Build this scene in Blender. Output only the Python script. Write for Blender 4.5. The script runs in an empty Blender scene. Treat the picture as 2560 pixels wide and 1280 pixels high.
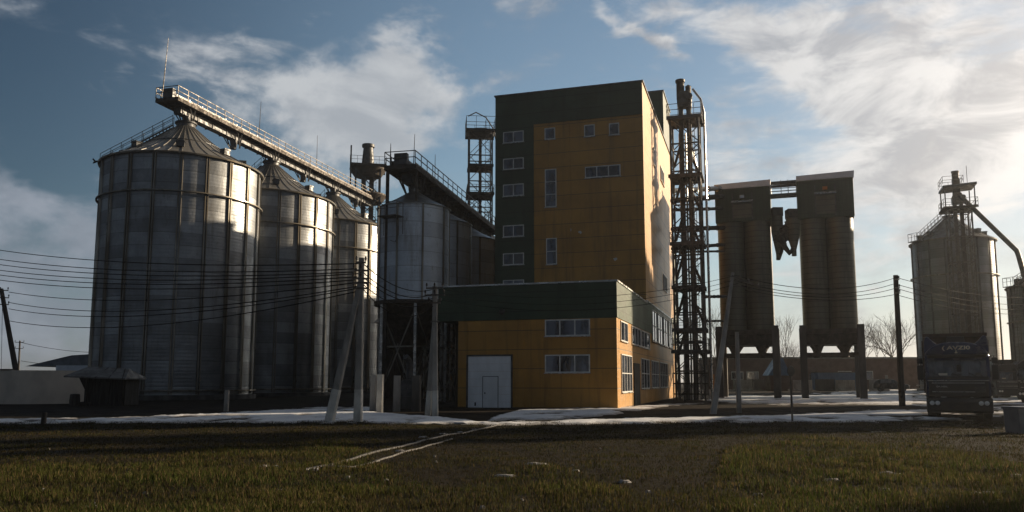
import bpy, math, random
import numpy as np
from mathutils import Vector, Matrix, noise

rnd = random.Random(11)
scene = bpy.context.scene
COL = scene.collection
PI = math.pi
rad = math.radians

# ------------------------------------------------------------------ camera model (used to survey the photograph)
F, TH, CZ, PY = 2000.0, math.atan(235 / 2000), 1.6, 720.0
CT, ST = math.cos(TH), math.sin(TH)

def ray(px, py):
    a, b = (px - 1280) / F, (PY - py) / F
    return Vector((a, CT - b * ST, ST + b * CT))

def at(px, py, Y):
    d = ray(px, py)
    return Vector((0, 0, CZ)) + d * (Y / d.y)

def gnd(px, py, z=0.0):
    d = ray(px, py)
    return Vector((0, 0, CZ)) + d * ((z - CZ) / d.z)

def smooth(a, b, x):
    t = min(1, max(0, (x - a) / (b - a)))
    return t * t * (3 - 2 * t)

def ground_z(x, y):
    z = 0.45 * smooth(80, 125, y)
    if y < 60:
        z += 0.05 * noise.noise((x * .35, y * .35, 0)) * smooth(60, 40, y) + 0.025 * noise.noise((x * 1.3, y * 1.3, 5)) * smooth(45, 30, y)
    return z

# ------------------------------------------------------------------ mesh helpers
class MB:
    def __init__(s):
        s.v, s.f = [], []

    def add(s, vs, fs):
        n = len(s.v)
        s.v += [tuple(v) for v in vs]
        s.f += [tuple(i + n for i in f) for f in fs]
        return s

    def bx(s, x0, x1, y0, y1, z0, z1):
        vs = [(x, y, z) for z in (z0, z1) for y in (y0, y1) for x in (x0, x1)]
        return s.add(vs, [(0, 2, 3, 1), (4, 5, 7, 6), (0, 1, 5, 4), (2, 6, 7, 3), (0, 4, 6, 2), (1, 3, 7, 5)])

    def bar(s, p, q, w, h=None, up=(0, 0, 1)):
        h = h or w
        p, q = Vector(p), Vector(q)
        d = (q - p).normalized()
        u = Vector(up)
        if abs(d.dot(u)) > .98:
            u = Vector((0, 1, 0))
        a = d.cross(u).normalized() * (w / 2)
        b = a.cross(d).normalized() * (h / 2)
        vs = [e + i * a + j * b for e in (p, q) for i, j in ((-1, -1), (1, -1), (1, 1), (-1, 1))]
        return s.add(vs, [(3, 2, 1, 0), (4, 5, 6, 7), (0, 1, 5, 4), (1, 2, 6, 5), (2, 3, 7, 6), (3, 0, 4, 7)])

    def tube(s, pts, r, n=6, caps=True):
        pts = [Vector(p) for p in pts]
        m = len(pts)
        rs = r if isinstance(r, (list, tuple)) else [r] * m
        ref = None
        base = len(s.v)
        for i, p in enumerate(pts):
            d = (pts[min(i + 1, m - 1)] - pts[max(i - 1, 0)]).normalized()
            if ref is None:
                ref = d.cross(Vector((0, 0, 1)))
                if ref.length < .05:
                    ref = Vector((1, 0, 0))
            ref = (ref - d * ref.dot(d)).normalized()
            o = d.cross(ref)
            for k in range(n):
                a = 2 * PI * k / n
                s.v.append(tuple(p + (ref * math.cos(a) + o * math.sin(a)) * rs[i]))
        for i in range(m - 1):
            for k in range(n):
                k2 = (k + 1) % n
                s.f.append((base + i * n + k, base + i * n + k2, base + (i + 1) * n + k2, base + (i + 1) * n + k))
        if caps:
            s.f.append(tuple(base + k for k in range(n))[::-1])
            s.f.append(tuple(base + (m - 1) * n + k for k in range(n)))
        return s

    def lathe(s, prof, n=48, cx=0, cy=0, a0=0, a1=2 * PI, cap0=False, cap1=False):
        full = abs(a1 - a0 - 2 * PI) < 1e-6
        c = n if full else n + 1
        base = len(s.v)
        for r, z in prof:
            for k in range(c):
                a = a0 + (a1 - a0) * k / n
                s.v.append((cx + r * math.cos(a), cy + r * math.sin(a), z))
        for i in range(len(prof) - 1):
            for k in range(n):
                k2 = (k + 1) % c
                s.f.append((base + i * c + k, base + i * c + k2, base + (i + 1) * c + k2, base + (i + 1) * c + k))
        if cap0:
            s.f.append(tuple(base + k for k in range(c))[::-1])
        if cap1:
            s.f.append(tuple(base + (len(prof) - 1) * c + k for k in range(c)))
        return s

    def ring(s, R, z, w, h, n=64, cx=0, cy=0, a0=0, a1=2 * PI):
        return s.lathe([(R, z), (R + w, z), (R + w, z + h), (R, z + h), (R, z)], n, cx, cy, a0, a1)

    def prism(s, poly, d0, d1, plane='yz'):
        def P(a, b, d):
            return {'yz': (d, a, b), 'xz': (a, d, b), 'xy': (a, b, d)}[plane]
        n = len(poly)
        vs = [P(a, b, d0) for a, b in poly] + [P(a, b, d1) for a, b in poly]
        fs = [tuple(range(n))[::-1], tuple(range(n, 2 * n))] + [(i, (i + 1) % n, n + (i + 1) % n, n + i) for i in range(n)]
        return s.add(vs, fs)

    def build(s, name, mat, parent=None, smooth_deg=None, bevel=0, loc=None):
        me = bpy.data.meshes.new(name)
        me.from_pydata(s.v, [], s.f)
        me.validate()
        import bmesh
        bm = bmesh.new()
        bm.from_mesh(me)
        bmesh.ops.recalc_face_normals(bm, faces=bm.faces)
        bm.to_mesh(me)
        bm.free()
        if smooth_deg:
            me.polygons.foreach_set('use_smooth', [True] * len(me.polygons))
            me.set_sharp_from_angle(angle=rad(smooth_deg))
        me.materials.append(mat)
        o = bpy.data.objects.new(name, me)
        COL.objects.link(o)
        if parent:
            o.parent = parent
        if loc:
            o.location = loc
        if bevel:
            b = o.modifiers.new('edge', 'BEVEL')
            b.width, b.segments, b.limit_method = bevel, 2, 'ANGLE'
        return o

def tag(o, label=None, cat=None, group=None, kind=None):
    for k, v in (('label', label), ('category', cat), ('group', group), ('kind', kind)):
        if v:
            o[k] = v
    return o

def thing(name, label, cat, loc=(0, 0, 0), rz=0, group=None):
    o = bpy.data.objects.new(name, None)
    o.empty_display_size = .3
    COL.objects.link(o)
    o.location, o.rotation_euler = loc, (0, 0, rz)
    return tag(o, label, cat, group)

def one(mb, name, mat, label, cat, group=None, **k):
    return tag(mb.build(name, mat, **k), label, cat, group)

# ------------------------------------------------------------------ materials
class NT:
    def __init__(s, tree):
        s.t = tree
        s.n, s.l = tree.nodes, tree.links

    def node(s, typ, **kw):
        n = s.n.new(typ)
        for k, v in kw.items():
            setattr(n, k, v)
        return n

    def put(s, sock, v):
        if isinstance(v, bpy.types.NodeSocket):
            s.l.new(v, sock)
        elif v is not None:
            if sock.type == 'RGBA' and len(v) == 3:
                v = (*v, 1)
            sock.default_value = v

    def math(s, op, a, b=None, c=None, clamp=False):
        n = s.node('ShaderNodeMath', operation=op, use_clamp=clamp)
        for i, v in enumerate((a, b, c)):
            if v is not None:
                s.put(n.inputs[i], v)
        return n.outputs[0]

    def mix(s, f, a, b, typ='RGBA', blend='MIX'):
        n = s.node('ShaderNodeMix', data_type=typ, blend_type=blend) if typ == 'RGBA' else s.node('ShaderNodeMix', data_type=typ)
        i = {'RGBA': (0, 6, 7, 2), 'FLOAT': (0, 2, 3, 0)}[typ]
        s.put(n.inputs[i[0]], f); s.put(n.inputs[i[1]], a); s.put(n.inputs[i[2]], b)
        return n.outputs[i[3]]

    def ramp(s, x, lo, hi, a=0.0, b=1.0, smooth=True):
        n = s.node('ShaderNodeMapRange', interpolation_type='SMOOTHSTEP' if smooth else 'LINEAR')
        for i, v in enumerate((x, lo, hi, a, b)):
            s.put(n.inputs[i], v)
        return n.outputs[0]

    def noise(s, vec, scale, detail=4, rough=.55, dist=0):
        n = s.node('ShaderNodeTexNoise')
        if vec is not None:
            s.l.new(vec, n.inputs['Vector'])
        n.inputs['Scale'].default_value, n.inputs['Detail'].default_value = scale, detail
        n.inputs['Roughness'].default_value, n.inputs['Distortion'].default_value = rough, dist
        return n.outputs[0]

    def scaled(s, vec, sc, rot=(0, 0, 0)):
        n = s.node('ShaderNodeMapping')
        s.l.new(vec, n.inputs[0])
        n.inputs['Scale'].default_value = sc
        n.inputs['Rotation'].default_value = rot
        return n.outputs[0]

    def obj(s):
        return s.node('ShaderNodeTexCoord').outputs['Object']

    def xyz(s, vec):
        n = s.node('ShaderNodeSeparateXYZ')
        s.l.new(vec, n.inputs[0])
        return n.outputs

def new_mat(name):
    m = bpy.data.materials.new(name)
    m.use_nodes = True
    t = NT(m.node_tree)
    return m, t, t.n['Principled BSDF']

def bump(t, bsdf, h, strength=.3, dist=.02):
    b = t.node('ShaderNodeBump')
    t.put(b.inputs['Height'], h)
    b.inputs['Strength'].default_value, b.inputs['Distance'].default_value = strength, dist
    t.l.new(b.outputs[0], bsdf.inputs['Normal'])

def simple(name, c1, c2=None, rough=.6, metal=0, scale=1.5, stretch=(1, 1, 1), bmp=0, bscale=20, spec=None, rrange=.15):
    m, t, b = new_mat(name)
    o = t.obj()
    f = t.ramp(t.noise(t.scaled(o, stretch), scale, 6, .6), .3, .7)
    c2 = c2 or tuple(x * .7 for x in c1)
    t.put(b.inputs['Base Color'], t.mix(f, c1, c2))
    t.put(b.inputs['Roughness'], t.ramp(f, 0, 1, max(rough - rrange, .02), min(rough + rrange, 1)))
    b.inputs['Metallic'].default_value = metal
    if spec is not None:
        b.inputs['Specular IOR Level'].default_value = spec
    if bmp:
        bump(t, b, t.noise(o, bscale, 3), bmp)
    return m

def fract_line(t, x, period, width, off=0.0):
    """1 on a thin line at every multiple of period."""
    f = t.math('FRACT', t.math('DIVIDE', t.math('ADD', x, off), period))
    return t.math('LESS_THAN', f, width / period)

def silo_metal(name, nseg, row, c1, c2, rough=.42, metal=.75, stain=(.13, .12, .1)):
    """galvanised sheets: each sheet a little different, seams at the sheet edges, streaks running down"""
    m, t, b = new_mat(name)
    o = t.obj()
    X = t.xyz(o)
    ang = t.math('ARCTAN2', X[1], X[0])
    seg = t.math('FLOOR', t.math('MULTIPLY', ang, nseg / (2 * PI)))
    rw = t.math('FLOOR', t.math('DIVIDE', X[2], row))
    cmb = t.node('ShaderNodeCombineXYZ')
    t.put(cmb.inputs[0], seg); t.put(cmb.inputs[1], rw)
    wn = t.node('ShaderNodeTexWhiteNoise', noise_dimensions='3D')
    t.l.new(cmb.outputs[0], wn.inputs[0])
    v = wn.outputs[0]
    oi = t.node('ShaderNodeObjectInfo').outputs['Random']
    va = t.node('ShaderNodeVectorMath', operation='ADD')
    t.l.new(o, va.inputs[0]); t.l.new(t.math('MULTIPLY', oi, 60), va.inputs[1])
    o = va.outputs[0]
    st = t.noise(t.scaled(o, (1, 1, .12)), 1.1, 7, .65)
    blotch = t.noise(o, .55, 6, .6)
    f = t.math('ADD', t.math('MULTIPLY', v, .35), t.math('MULTIPLY', blotch, .65))
    col = t.mix(t.ramp(f, .25, .7), c1, c2)
    col = t.mix(t.math('MULTIPLY', t.ramp(st, .52, .75), .55), col, stain)
    seam = t.math('MAXIMUM', fract_line(t, X[2], row, .05), 0)
    col = t.mix(t.math('MULTIPLY', seam, .55), col, tuple(x * .35 for x in c2))
    fine = t.noise(o, 6, 5, .7)
    col = t.mix(t.ramp(fine, .52, .8, 0, .5), col, stain)
    smear = t.noise(t.scaled(o, (1, 1, .35)), 2.3, 8, .72, .8)
    col = t.mix(t.ramp(smear, .56, .74, 0, .6), col, tuple(x * .7 for x in stain))
    t.put(b.inputs['Base Color'], col)
    b.inputs['Metallic'].default_value = metal
    t.put(b.inputs['Roughness'], t.math('ADD', t.math('MULTIPLY', blotch, .3), rough - .12))
    corr = t.math('SINE', t.math('MULTIPLY', X[2], 2 * PI / .32))
    h = t.math('ADD', t.math('MULTIPLY', t.noise(t.scaled(o, (1, 1, .5)), .9, 3), 1.0), t.math('ADD', t.math('MULTIPLY', seam, -.12), t.math('MULTIPLY', corr, .09)))
    bump(t, b, h, .35, .12)
    return m

def panel_mat(name, c1, c2, row, rough=.4, off=0.0, vertical=None, spec=.5, waviness=.35):
    """painted sheet cladding with joints every row metres, dirt and slight oil-canning"""
    m, t, b = new_mat(name)
    o = t.obj()
    X = t.xyz(o)
    blotch = t.noise(o, .5, 7, .62)
    streak = t.noise(t.scaled(o, (1.4, 1.4, .1)), 1.5, 6, .65)
    col = t.mix(t.ramp(blotch, .3, .72), c1, c2)
    col = t.mix(t.math('MULTIPLY', t.ramp(streak, .48, .72), .62), col, tuple(x * .4 for x in c2))
    rw = t.math('FLOOR', t.math('DIVIDE', t.math('ADD', X[2], off), row))
    wn = t.node('ShaderNodeTexWhiteNoise', noise_dimensions='1D')
    t.put(wn.inputs[1], rw)
    col = t.mix(t.math('MULTIPLY', wn.outputs[0], .26), col, tuple(x * .55 for x in c1))
    line = fract_line(t, X[2], row, .05, off)
    if vertical:
        line = t.math('MAXIMUM', line, fract_line(t, t.math('ADD', X[0], X[1]), vertical, .03))
    fine = t.noise(o, 9, 4, .7)
    col = t.mix(t.ramp(fine, .58, .8, 0, .3), col, tuple(x * .4 for x in c2))
    col = t.mix(t.math('MULTIPLY', line, .85), col, tuple(x * .22 for x in c2))
    t.put(b.inputs['Base Color'], col)
    t.put(b.inputs['Roughness'], t.math('ADD', t.math('MULTIPLY', blotch, .25), rough - .1))
    b.inputs['Specular IOR Level'].default_value = spec
    h = t.math('SUBTRACT', t.noise(t.scaled(o, (1, 1, 2.2)), .7, 4, .6), t.math('MULTIPLY', line, .3))
    bump(t, b, h, waviness, .1)
    return m

M = {}
M['silo'] = silo_metal('galvanised_silo_sheet', 20, 1.15, (.37, .39, .41), (.19, .20, .21), rough=.47, metal=.68)
M['hopper_silo'] = silo_metal('old_silo_sheet', 9, 1.2, (.62, .68, .74), (.42, .46, .51), rough=.5, metal=.4, stain=(.16, .12, .08))
M['silo_far'] = silo_metal('weathered_silo_sheet', 16, 1.2, (.23, .24, .25), (.14, .145, .15), metal=.6)
M['roof_metal'] = simple('silo_roof_sheet', (.36, .35, .33), (.2, .19, .17), .45, .7, .8, (1, 1, 1), .2, 4)
M['stiff'] = simple('galvanised_stiffener', (.28, .265, .235), (.14, .12, .09), .42, .75, 1.2, (1, 1, .2))
M['steel'] = simple('weathered_steel', (.095, .098, .102), (.05, .05, .05), .55, .45, 2.0)
M['rust'] = simple('rusty_steel', (.066, .052, .040), (.036, .029, .024), .7, .3, 2.5)
M['rail'] = simple('painted_rail_steel', (.15, .13, .11), (.07, .06, .05), .5, .4, 3)
M['bright'] = simple('bright_galvanised', (.55, .55, .54), (.36, .35, .33), .35, .8, 1.5)
M['orange'] = panel_mat('orange_wall_panel', (.47, .228, .022), (.33, .155, .015), 1.2, .42, spec=.6)
M['orange'].node_tree.nodes['Principled BSDF'].inputs['Coat Weight'].default_value = .08
M['orange'].node_tree.nodes['Principled BSDF'].inputs['Coat Roughness'].default_value = .42
M['green'] = panel_mat('dark_green_panel', (.028, .062, .030), (.016, .036, .017), 1.2, .48)
M['green_side'] = panel_mat('green_head_cladding', (.036, .066, .034), (.02, .038, .019), 3.0, .55, vertical=.35)
M['tube'] = panel_mat('brown_silo_tube_sheet', (.135, .132, .092), (.085, .08, .056), .55, .4, waviness=.3)
M['flash'] = simple('pale_roof_flashing', (.80, .83, .88), (.66, .69, .74), .5, 0, 1.5)
M['white_door'] = simple('white_sectional_door', (.86, .88, .90), (.7, .72, .73), .5, 0, 1.2, (1, 1, .3))
M['white_frame'] = simple('white_window_frame', (.68, .68, .66), (.5, .5, .48), .45, 0, 3)
M['concrete'] = simple('pole_concrete', (.36, .34, .31), (.2, .19, .175), .85, 0, 2.2, (1, 1, .35), .3, 30)
M['limewash'] = simple('limewashed_concrete', (.66, .64, .58), (.42, .4, .36), .85, 0, 3, (1, 1, .5), .3, 25)
M['concrete_dark'] = simple('damp_concrete', (.10, .095, .088), (.055, .052, .048), .85, 0, 1.2, (1, 1, .3), .3, 15)
M['wood_pole'] = simple('tarred_wood', (.045, .038, .032), (.025, .02, .018), .8, 0, 3, (2, 2, .2), .3, 20)
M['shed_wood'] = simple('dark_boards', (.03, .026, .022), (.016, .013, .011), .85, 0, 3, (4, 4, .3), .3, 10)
M['shed_roof'] = simple('old_roofing_sheet', (.16, .155, .15), (.09, .088, .085), .6, .2, 1.5)
M['cable'] = simple('black_cable', (.012, .012, .012), (.008, .008, .008), .9, spec=.05)
M['insul'] = simple('brown_glazed_insulator', (.05, .035, .028), (.03, .02, .018), .25)
M['black'] = simple('black_plastic', (.018, .018, .019), (.011, .011, .011), .5)
M['rubber'] = simple('tyre_rubber', (.02, .019, .018), (.045, .038, .03), .85, 0, 6)
M['truck'] = simple('dark_blue_truck_paint', (.016, .028, .085), (.018, .026, .06), .25, .1, 1.5)
M['truck_low'] = simple('grimy_dark_cab_trim', (.014, .0135, .014), (.03, .026, .022), .45, 0, 4)
M['cargo'] = simple('rusty_brown_tipper_body', (.085, .05, .032), (.05, .032, .022), .7, .1, 2)
M['lettering'] = simple('cream_lettering', (.8, .72, .55), (.7, .6, .45), .5)
M['white_letter'] = simple('white_lettering', (.8, .8, .78), (.7, .7, .7), .5)
M['brick'] = simple('brown_brickwork', (.11, .06, .042), (.07, .04, .03), .85, 0, 1.2, (1, 1, 1), .3, 8)
M['plaster'] = simple('grey_tan_render', (.60, .53, .45), (.46, .41, .35), .85, 0, .8, (1, 1, .6), .2, 6)
M['grey_roof'] = simple('grey_slate_roof', (.2, .21, .23), (.13, .14, .155), .6, 0, 1.5)
M['blue'] = simple('blue_tarpaulin', (.06, .13, .26), (.04, .09, .19), .45)
M['bark'] = simple('winter_bark', (.075, .06, .048), (.045, .036, .03), .9, 0, 5)
M['orange_paint'] = simple('orange_paint', (.55, .2, .02), (.45, .15, .02), .5)
M['bin'] = simple('grey_blue_bin_plastic', (.12, .14, .17), (.08, .095, .12), .55)
M['pipe_white'] = simple('pale_pipe', (.09, .086, .08), (.05, .047, .043), .5, .1, 4)
M['car'] = simple('black_car_paint', (.012, .012, .014), (.02, .019, .019), .25)

def glass(name, c, rough=.04):
    m, t, b = new_mat(name)
    o = t.obj()
    b.inputs['Base Color'].default_value = (*c, 1)
    b.inputs['Roughness'].default_value = rough
    b.inputs['IOR'].default_value = 1.5
    b.inputs['Specular IOR Level'].default_value = .8
    b.inputs['Coat Weight'].default_value = .6
    b.inputs['Coat Roughness'].default_value = .03
    bump(t, b, t.noise(o, .8, 2), .12, .05)
    t.put(b.inputs['Base Color'], t.mix(t.ramp(t.noise(t.scaled(o, (1, 1, .4)), 1.3, 4), .42, .58), tuple(x * .6 for x in c), tuple(x * 3.4 for x in c)))
    return m
M['glass'] = glass('dark_window_glass', (.022, .028, .040))
M['windscreen'] = glass('truck_windscreen_glass', (.030, .033, .037))
m, t, b = new_mat('headlight_glass')
b.inputs['Base Color'].default_value = (.85, .83, .76, 1)
b.inputs['Roughness'].default_value = .1
b.inputs['Coat Weight'].default_value = 1
M['lamp'] = m

M['needles'] = simple('spruce_needles', (.028, .05, .022), (.018, .03, .014), .7, 0, 2)
# ================================================================== BUILDINGS
YAW = rad(16.8)
BO = Vector((6.37, 48.61, 0))
BU = Vector((math.cos(YAW), -math.sin(YAW), 0))
BV = Vector((math.sin(YAW), math.cos(YAW), 0))

def bworld(lx, ly, z):
    return BO + BU * lx + BV * ly + Vector((0, 0, z))

def bsurvey(px, py, nx=None, ny=None):
    d = ray(px, py)
    A = (-BO.dot(BU), -BO.dot(BV))
    B = (d.dot(BU), d.dot(BV))
    t = (ny - A[1]) / B[1] if ny is not None else (nx - A[0]) / B[0]
    return (A[0] + t * B[0], A[1] + t * B[1], CZ + t * d.z)

def front_rect(x0, x1, y0, y1, ny):
    a, c = bsurvey(x0, y1, ny=ny), bsurvey(x1, y0, ny=ny)
    return a[0], c[0], a[2], c[2]

def side_rect(x0, x1, y0, y1, nx=0):
    """y0,y1 measured at the left edge x0"""
    a, b, c = bsurvey(x0, y1, nx=nx), bsurvey(x0, y0, nx=nx), bsurvey(x1, 900, nx=nx)
    return a[1], c[1], a[2], b[2]

def window(parent, face, a0, a1, z0, z1, cols=1, rows=1, plane=0.0, fw=.07, name='window', sill=True):
    """face 'front': a is local x, wall at y=plane, out is -y; 'side': a is local y, wall at x=plane, out is +x"""
    fr, gl, sl = MB(), MB(), MB()

    def put(mb, p0, p1, q0, q1, d0, d1):
        if face == 'front':
            mb.bx(p0, p1, plane - d1, plane - d0, q0, q1)
        else:
            mb.bx(plane + d0, plane + d1, p0, p1, q0, q1)
    put(fr, a0, a1, z0, z0 + fw, .0, .07); put(fr, a0, a1, z1 - fw, z1, .0, .07)
    put(fr, a0, a0 + fw, z0 + fw, z1 - fw, .0, .07); put(fr, a1 - fw, a1, z0 + fw, z1 - fw, .0, .07)
    for i in range(1, cols):
        x = a0 + (a1 - a0) * i / cols
        put(fr, x - fw * .5, x + fw * .5, z0 + fw, z1 - fw, .0, .068)
    for j in range(1, rows):
        z = z0 + (z1 - z0) * j / rows
        put(fr, a0 + fw, a1 - fw, z - fw * .4, z + fw * .4, .0, .064)
    w = fr.build(name, M['white_frame'], parent)
    put(gl, a0 + fw * .6, a1 - fw * .6, z0 + fw * .6, z1 - fw * .6, .004, .022)
    gl.build('pane', M['glass'], w)
    if sill:
        put(sl, a0 - .06, a1 + .06, z0 - .05, z0 - .003, .0, .13)
        sl.build('sill', M['bright'], w)
    return w

# ---- the tall mill building
S0, S1, TW, HT = 14.4, 38.0, 12.45, 25.75
tower = thing('mill_building', 'tall flat-roofed mill building in ochre and dark green panels, rising behind the low annex', 'building', BO, -YAW)
MB().bx(-TW, 0, S0, S1, -.3, HT - .02).build('wall', M['orange'], tower, bevel=.02)
gx = front_rect(1335, 1605, 285, 700, S0)
# dark green cladding: left column and top band of the front, as thick panels proud of the wall
xl, zt = -9.1, 23.05
MB().bx(-TW - .012, xl, S0 - .06, S0 - .0, -.2, HT).build('stair_cladding', M['green'], tower)
MB().bx(xl + .003, -.0, S0 - .06, S0, zt, HT).build('parapet_cladding', M['green'], tower)
mb = MB()
mb.bx(-TW - .1, .1, S0 - .14, S0 + .25, HT + .003, HT + .12)
mb.bx(-.25, .1, S0 + .253, S1 + .1, HT + .003, HT + .12)
mb.bx(-TW - .1, -TW + .25, S0 + .253, S1 + .1, HT + .003, HT + .12)
mb.bx(-TW + .253, -.253, S1 - .2, S1 + .1, HT + .003, HT + .12)
mb.build('roof_coping', M['steel'], tower)
MB().bx(-TW + .3, -.3, S0 + .3, S1 - .3, HT - .015, HT + .06).build('roof', M['grey_roof'], tower)
pl = bsurvey(1422, 500, ny=S0)[0]
MB().bx(pl - .14, pl + .14, S0 - .05, S0 - .001, 7.0, zt - .003).build('pilaster', M['orange'], tower)
MB().bx(-.34, -.0, S0 - .045, S0 - .001, 7.0, zt - .003).build('pilaster', M['orange'], tower)
for y0, y1 in ((327, 360), (394, 426), (459, 493), (562, 594), (632, 664), (699, 727)):
    a = front_rect(1255, 1310, y0, y1, S0)
    window(tower, 'front', -11.75, -9.95, a[2], a[3], 2, 1, S0 - .06)
for x0, x1, y0, y1, c, r in ((1362, 1388, 319, 350, 1, 1), (1461, 1487, 311, 343, 1, 1), (1523, 1548, 307, 339, 1, 1), (1463, 1551, 411, 446, 3, 1),
                             (1363, 1391, 422, 519, 1, 3), (1366, 1392, 595, 662, 1, 2)):
    a = front_rect(x0, x1, y0, y1, S0)
    window(tower, 'front', *a, c, r, S0)
for ya, yb, z0, z1, c in ((21.0, 22.1, 20.6, 22.2, 1), (26.5, 29.5, 20.6, 22.0, 3), (27, 30, 10.2, 11.7, 3)):
    window(tower, 'side', ya, yb, z0, z1, c, 1, 0)
# rooftop plant room, stair bulkhead
ph = MB().bx(-8.5, -.02, 31, 37.8, HT + .07, 30.9).build('penthouse', M['green'], tower, bevel=.02)
MB().bx(-8.6, .08, 30.9, 37.9, 30.903, 31.03).build('coping', M['steel'], ph)
# unseen rear blocks added behind the mill to shade the silo row
wg = MB().bx(-TW, -3.2, S1 + .003, 43.6, -.3, 25.2).build('shade_wing', M['green'], tower)
MB().bx(-TW + .5, -3.2, 43.603, 46.4, -.3, 15).build('added_link', M['green'], tower)
MB().bx(-TW, -3.2, 46.403, 60, -.3, 26.5).build('shade_wing', M['green'], tower)
MB().bx(-TW + 2, -3.2, 60.003, 78, -.3, 23).build('shade_wing', M['green'], tower)
# small damp repair scars on the ochre panels
mb = MB()
for px, py, s in ((1424, 575, .16), (1450, 580, .13), (1538, 648, .17)):
    a = bsurvey(px, py, ny=S0)
    pts = []
    for k in range(9):
        r = s * (.6 + .7 * rnd.random())
        pts.append((a[0] + r * math.cos(k * .698), a[2] + r * math.sin(k * .698)))
    mb.prism(pts, S0 - .012, S0 - .001, 'xz')
mb.build('paint_scar', M['limewash'], tower)

# ---- the low annex
HA, AW = 7.72, 11.66
annex = thing('loading_annex', 'low ochre annex with dark green fascia and white roller gate', 'building', BO, -YAW)
XL = -10.28
mb = MB()
mb.bx(XL, -.0, 0, S0 - .062, -.4, 5.5)
mb.bx(XL, -.0, S0 - .059, S1 - .2, -.6, 5.5) if False else None
mb.build('wall', M['orange'], annex, bevel=.02)
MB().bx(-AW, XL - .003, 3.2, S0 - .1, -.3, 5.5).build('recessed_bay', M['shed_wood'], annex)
fa = MB().bx(-AW, .05, -.05, S0 - .062, 5.503, HA).build('fascia', M['green'], annex, bevel=.015)
MB().bx(-AW - .06, .12, -.12, S0 - .065, HA + .003, HA + .1).build('coping', M['bright'], fa)
# the long side: fascia and glazing carry on along the foot of the tall building
MB().bx(.0, .05, S0 - .05, S1 - .3, 5.503, 7.9).build('side_fascia', M['green'], annex)
MB().bx(-.0, .09, S0 - .05, S1 - .3, 7.903, 7.98).build('side_coping', M['bright'], annex)
for px in (1163, 1303):
    x = bsurvey(px, 900, ny=0)[0]
    MB().bx(x - .13, x + .13, -.045, -.001, -.3, 5.498).build('pilaster', M['orange'], annex)
MB().bx(-.32, 0, -.04, -.001, -.3, 5.498).build('pilaster', M['orange'], annex)
for y0, y1 in ((797, 841), (886, 932)):
    window(annex, 'front', *front_rect(1363, 1475, y0, y1, 0), 3, 1, 0)
# gate with wicket
g = front_rect(1170, 1278, 890, 1022, 0)
gz0 = -.12
mb = MB()
mb.bx(g[0] - .1, g[0], -.09, -.001, gz0, g[3] + .1); mb.bx(g[1], g[1] + .1, -.09, -.001, gz0, g[3] + .1)
mb.bx(g[0] + .003, g[1] - .003, -.09, -.001, g[3], g[3] + .1)
gate = mb.build('gate', M['steel'], annex)
n = 7
for k in range(n):
    za, zb = gz0 + (g[3] - gz0) * k / n, gz0 + (g[3] - gz0) * (k + 1) / n
    MB().bx(g[0] + .004, g[1] - .004, -.045, -.002, za, zb - .006).build('door_leaf', M['white_door'], gate, bevel=.003)
w = front_rect(1208, 1245, 942, 1020, 0)
mb = MB()
mb.bx(w[0], w[1], -.062, -.046, gz0 + .06, w[3])
wk = mb.build('wicket_door', M['white_door'], gate, bevel=.006)
mb = MB()
for x0, x1, z0, z1 in ((w[0] - .04, w[0], gz0 + .06, w[3] + .04), (w[1], w[1] + .04, gz0 + .06, w[3] + .04), (w[0] + .002, w[1] - .002, w[3] + .003, w[3] + .04)):
    mb.bx(x0, x1, -.06, -.046, z0, z1)
mb.build('door_frame', M['steel'], wk)
MB().bx(w[0] + .1, w[0] + .16, -.1, -.063, .85, .95).build('handle', M['black'], wk)
MB().bx(g[0] + .45, g[0] + .55, -.058, -.046, .1, .32).build('vent', M['black'], gate)
# lamp on the fascia
a = bsurvey(1257, 780, ny=-.05)
lp = MB().lathe([(.05, -.10), (.16, -.07), (.2, .02), (.12, .12), (.0, .16)], 16).build('floodlight', M['black'], annex, 40, loc=(a[0], -.2, a[2]))
lp.rotation_euler = (rad(70), 0, 0)
MB().lathe([(0.0, -.085), (.09, -.082), (.13, -.066)], 14).build('lens', M['lamp'], lp, 40)
# side glazing
sw = [(1550, 1567, 797, 850, 2, 1), (1577, 1608, 812, 868, 3, 1), (1610, 1640, 836, 880, 3, 1)]
zt0, zt1 = 4.15, 5.42
for x0, x1, c in ((1550, 1567, 2), (1578, 1600, 3), (1602, 1622, 3)):
    ya, yb = bsurvey(x0, 800, nx=0)[1], bsurvey(x1, 800, nx=0)[1]
    window(annex, 'side', ya, yb, zt0, zt1, c, 1, 0)
for x0, x1, c in ((1630, 1641, 2), (1644, 1655, 2), (1658, 1668, 2), (1671, 1680, 2)):
    ya, yb = bsurvey(x0, 800, nx=.05)[1], bsurvey(x1, 800, nx=.05)[1]
    window(annex, 'side', ya, yb, 4.9, 7.5, c, 2, .05)
for x0, x1, c, z0 in ((1552, 1578, 4, .95), (1602, 1622, 3, 1.1), (1628, 1645, 4, 1.1), (1649, 1667, 4, 1.1)):
    ya, yb = bsurvey(x0, 900, nx=0)[1], bsurvey(x1, 900, nx=0)[1]
    window(annex, 'side', ya, yb, z0, 3.35, c, 2, 0)
ya, yb = bsurvey(1583, 900, nx=0)[1], bsurvey(1597, 900, nx=0)[1]
MB().bx(.0, .07, ya, yb, -.2, 2.9).build('side_door', M['shed_wood'], annex)
# rain pipe at the far end of the side
MB().tube([(.12, S1 - .8, 7.4), (.12, S1 - .8, -.3)], .06, 8).build('downpipe', M['bright'], annex, 40)
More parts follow.
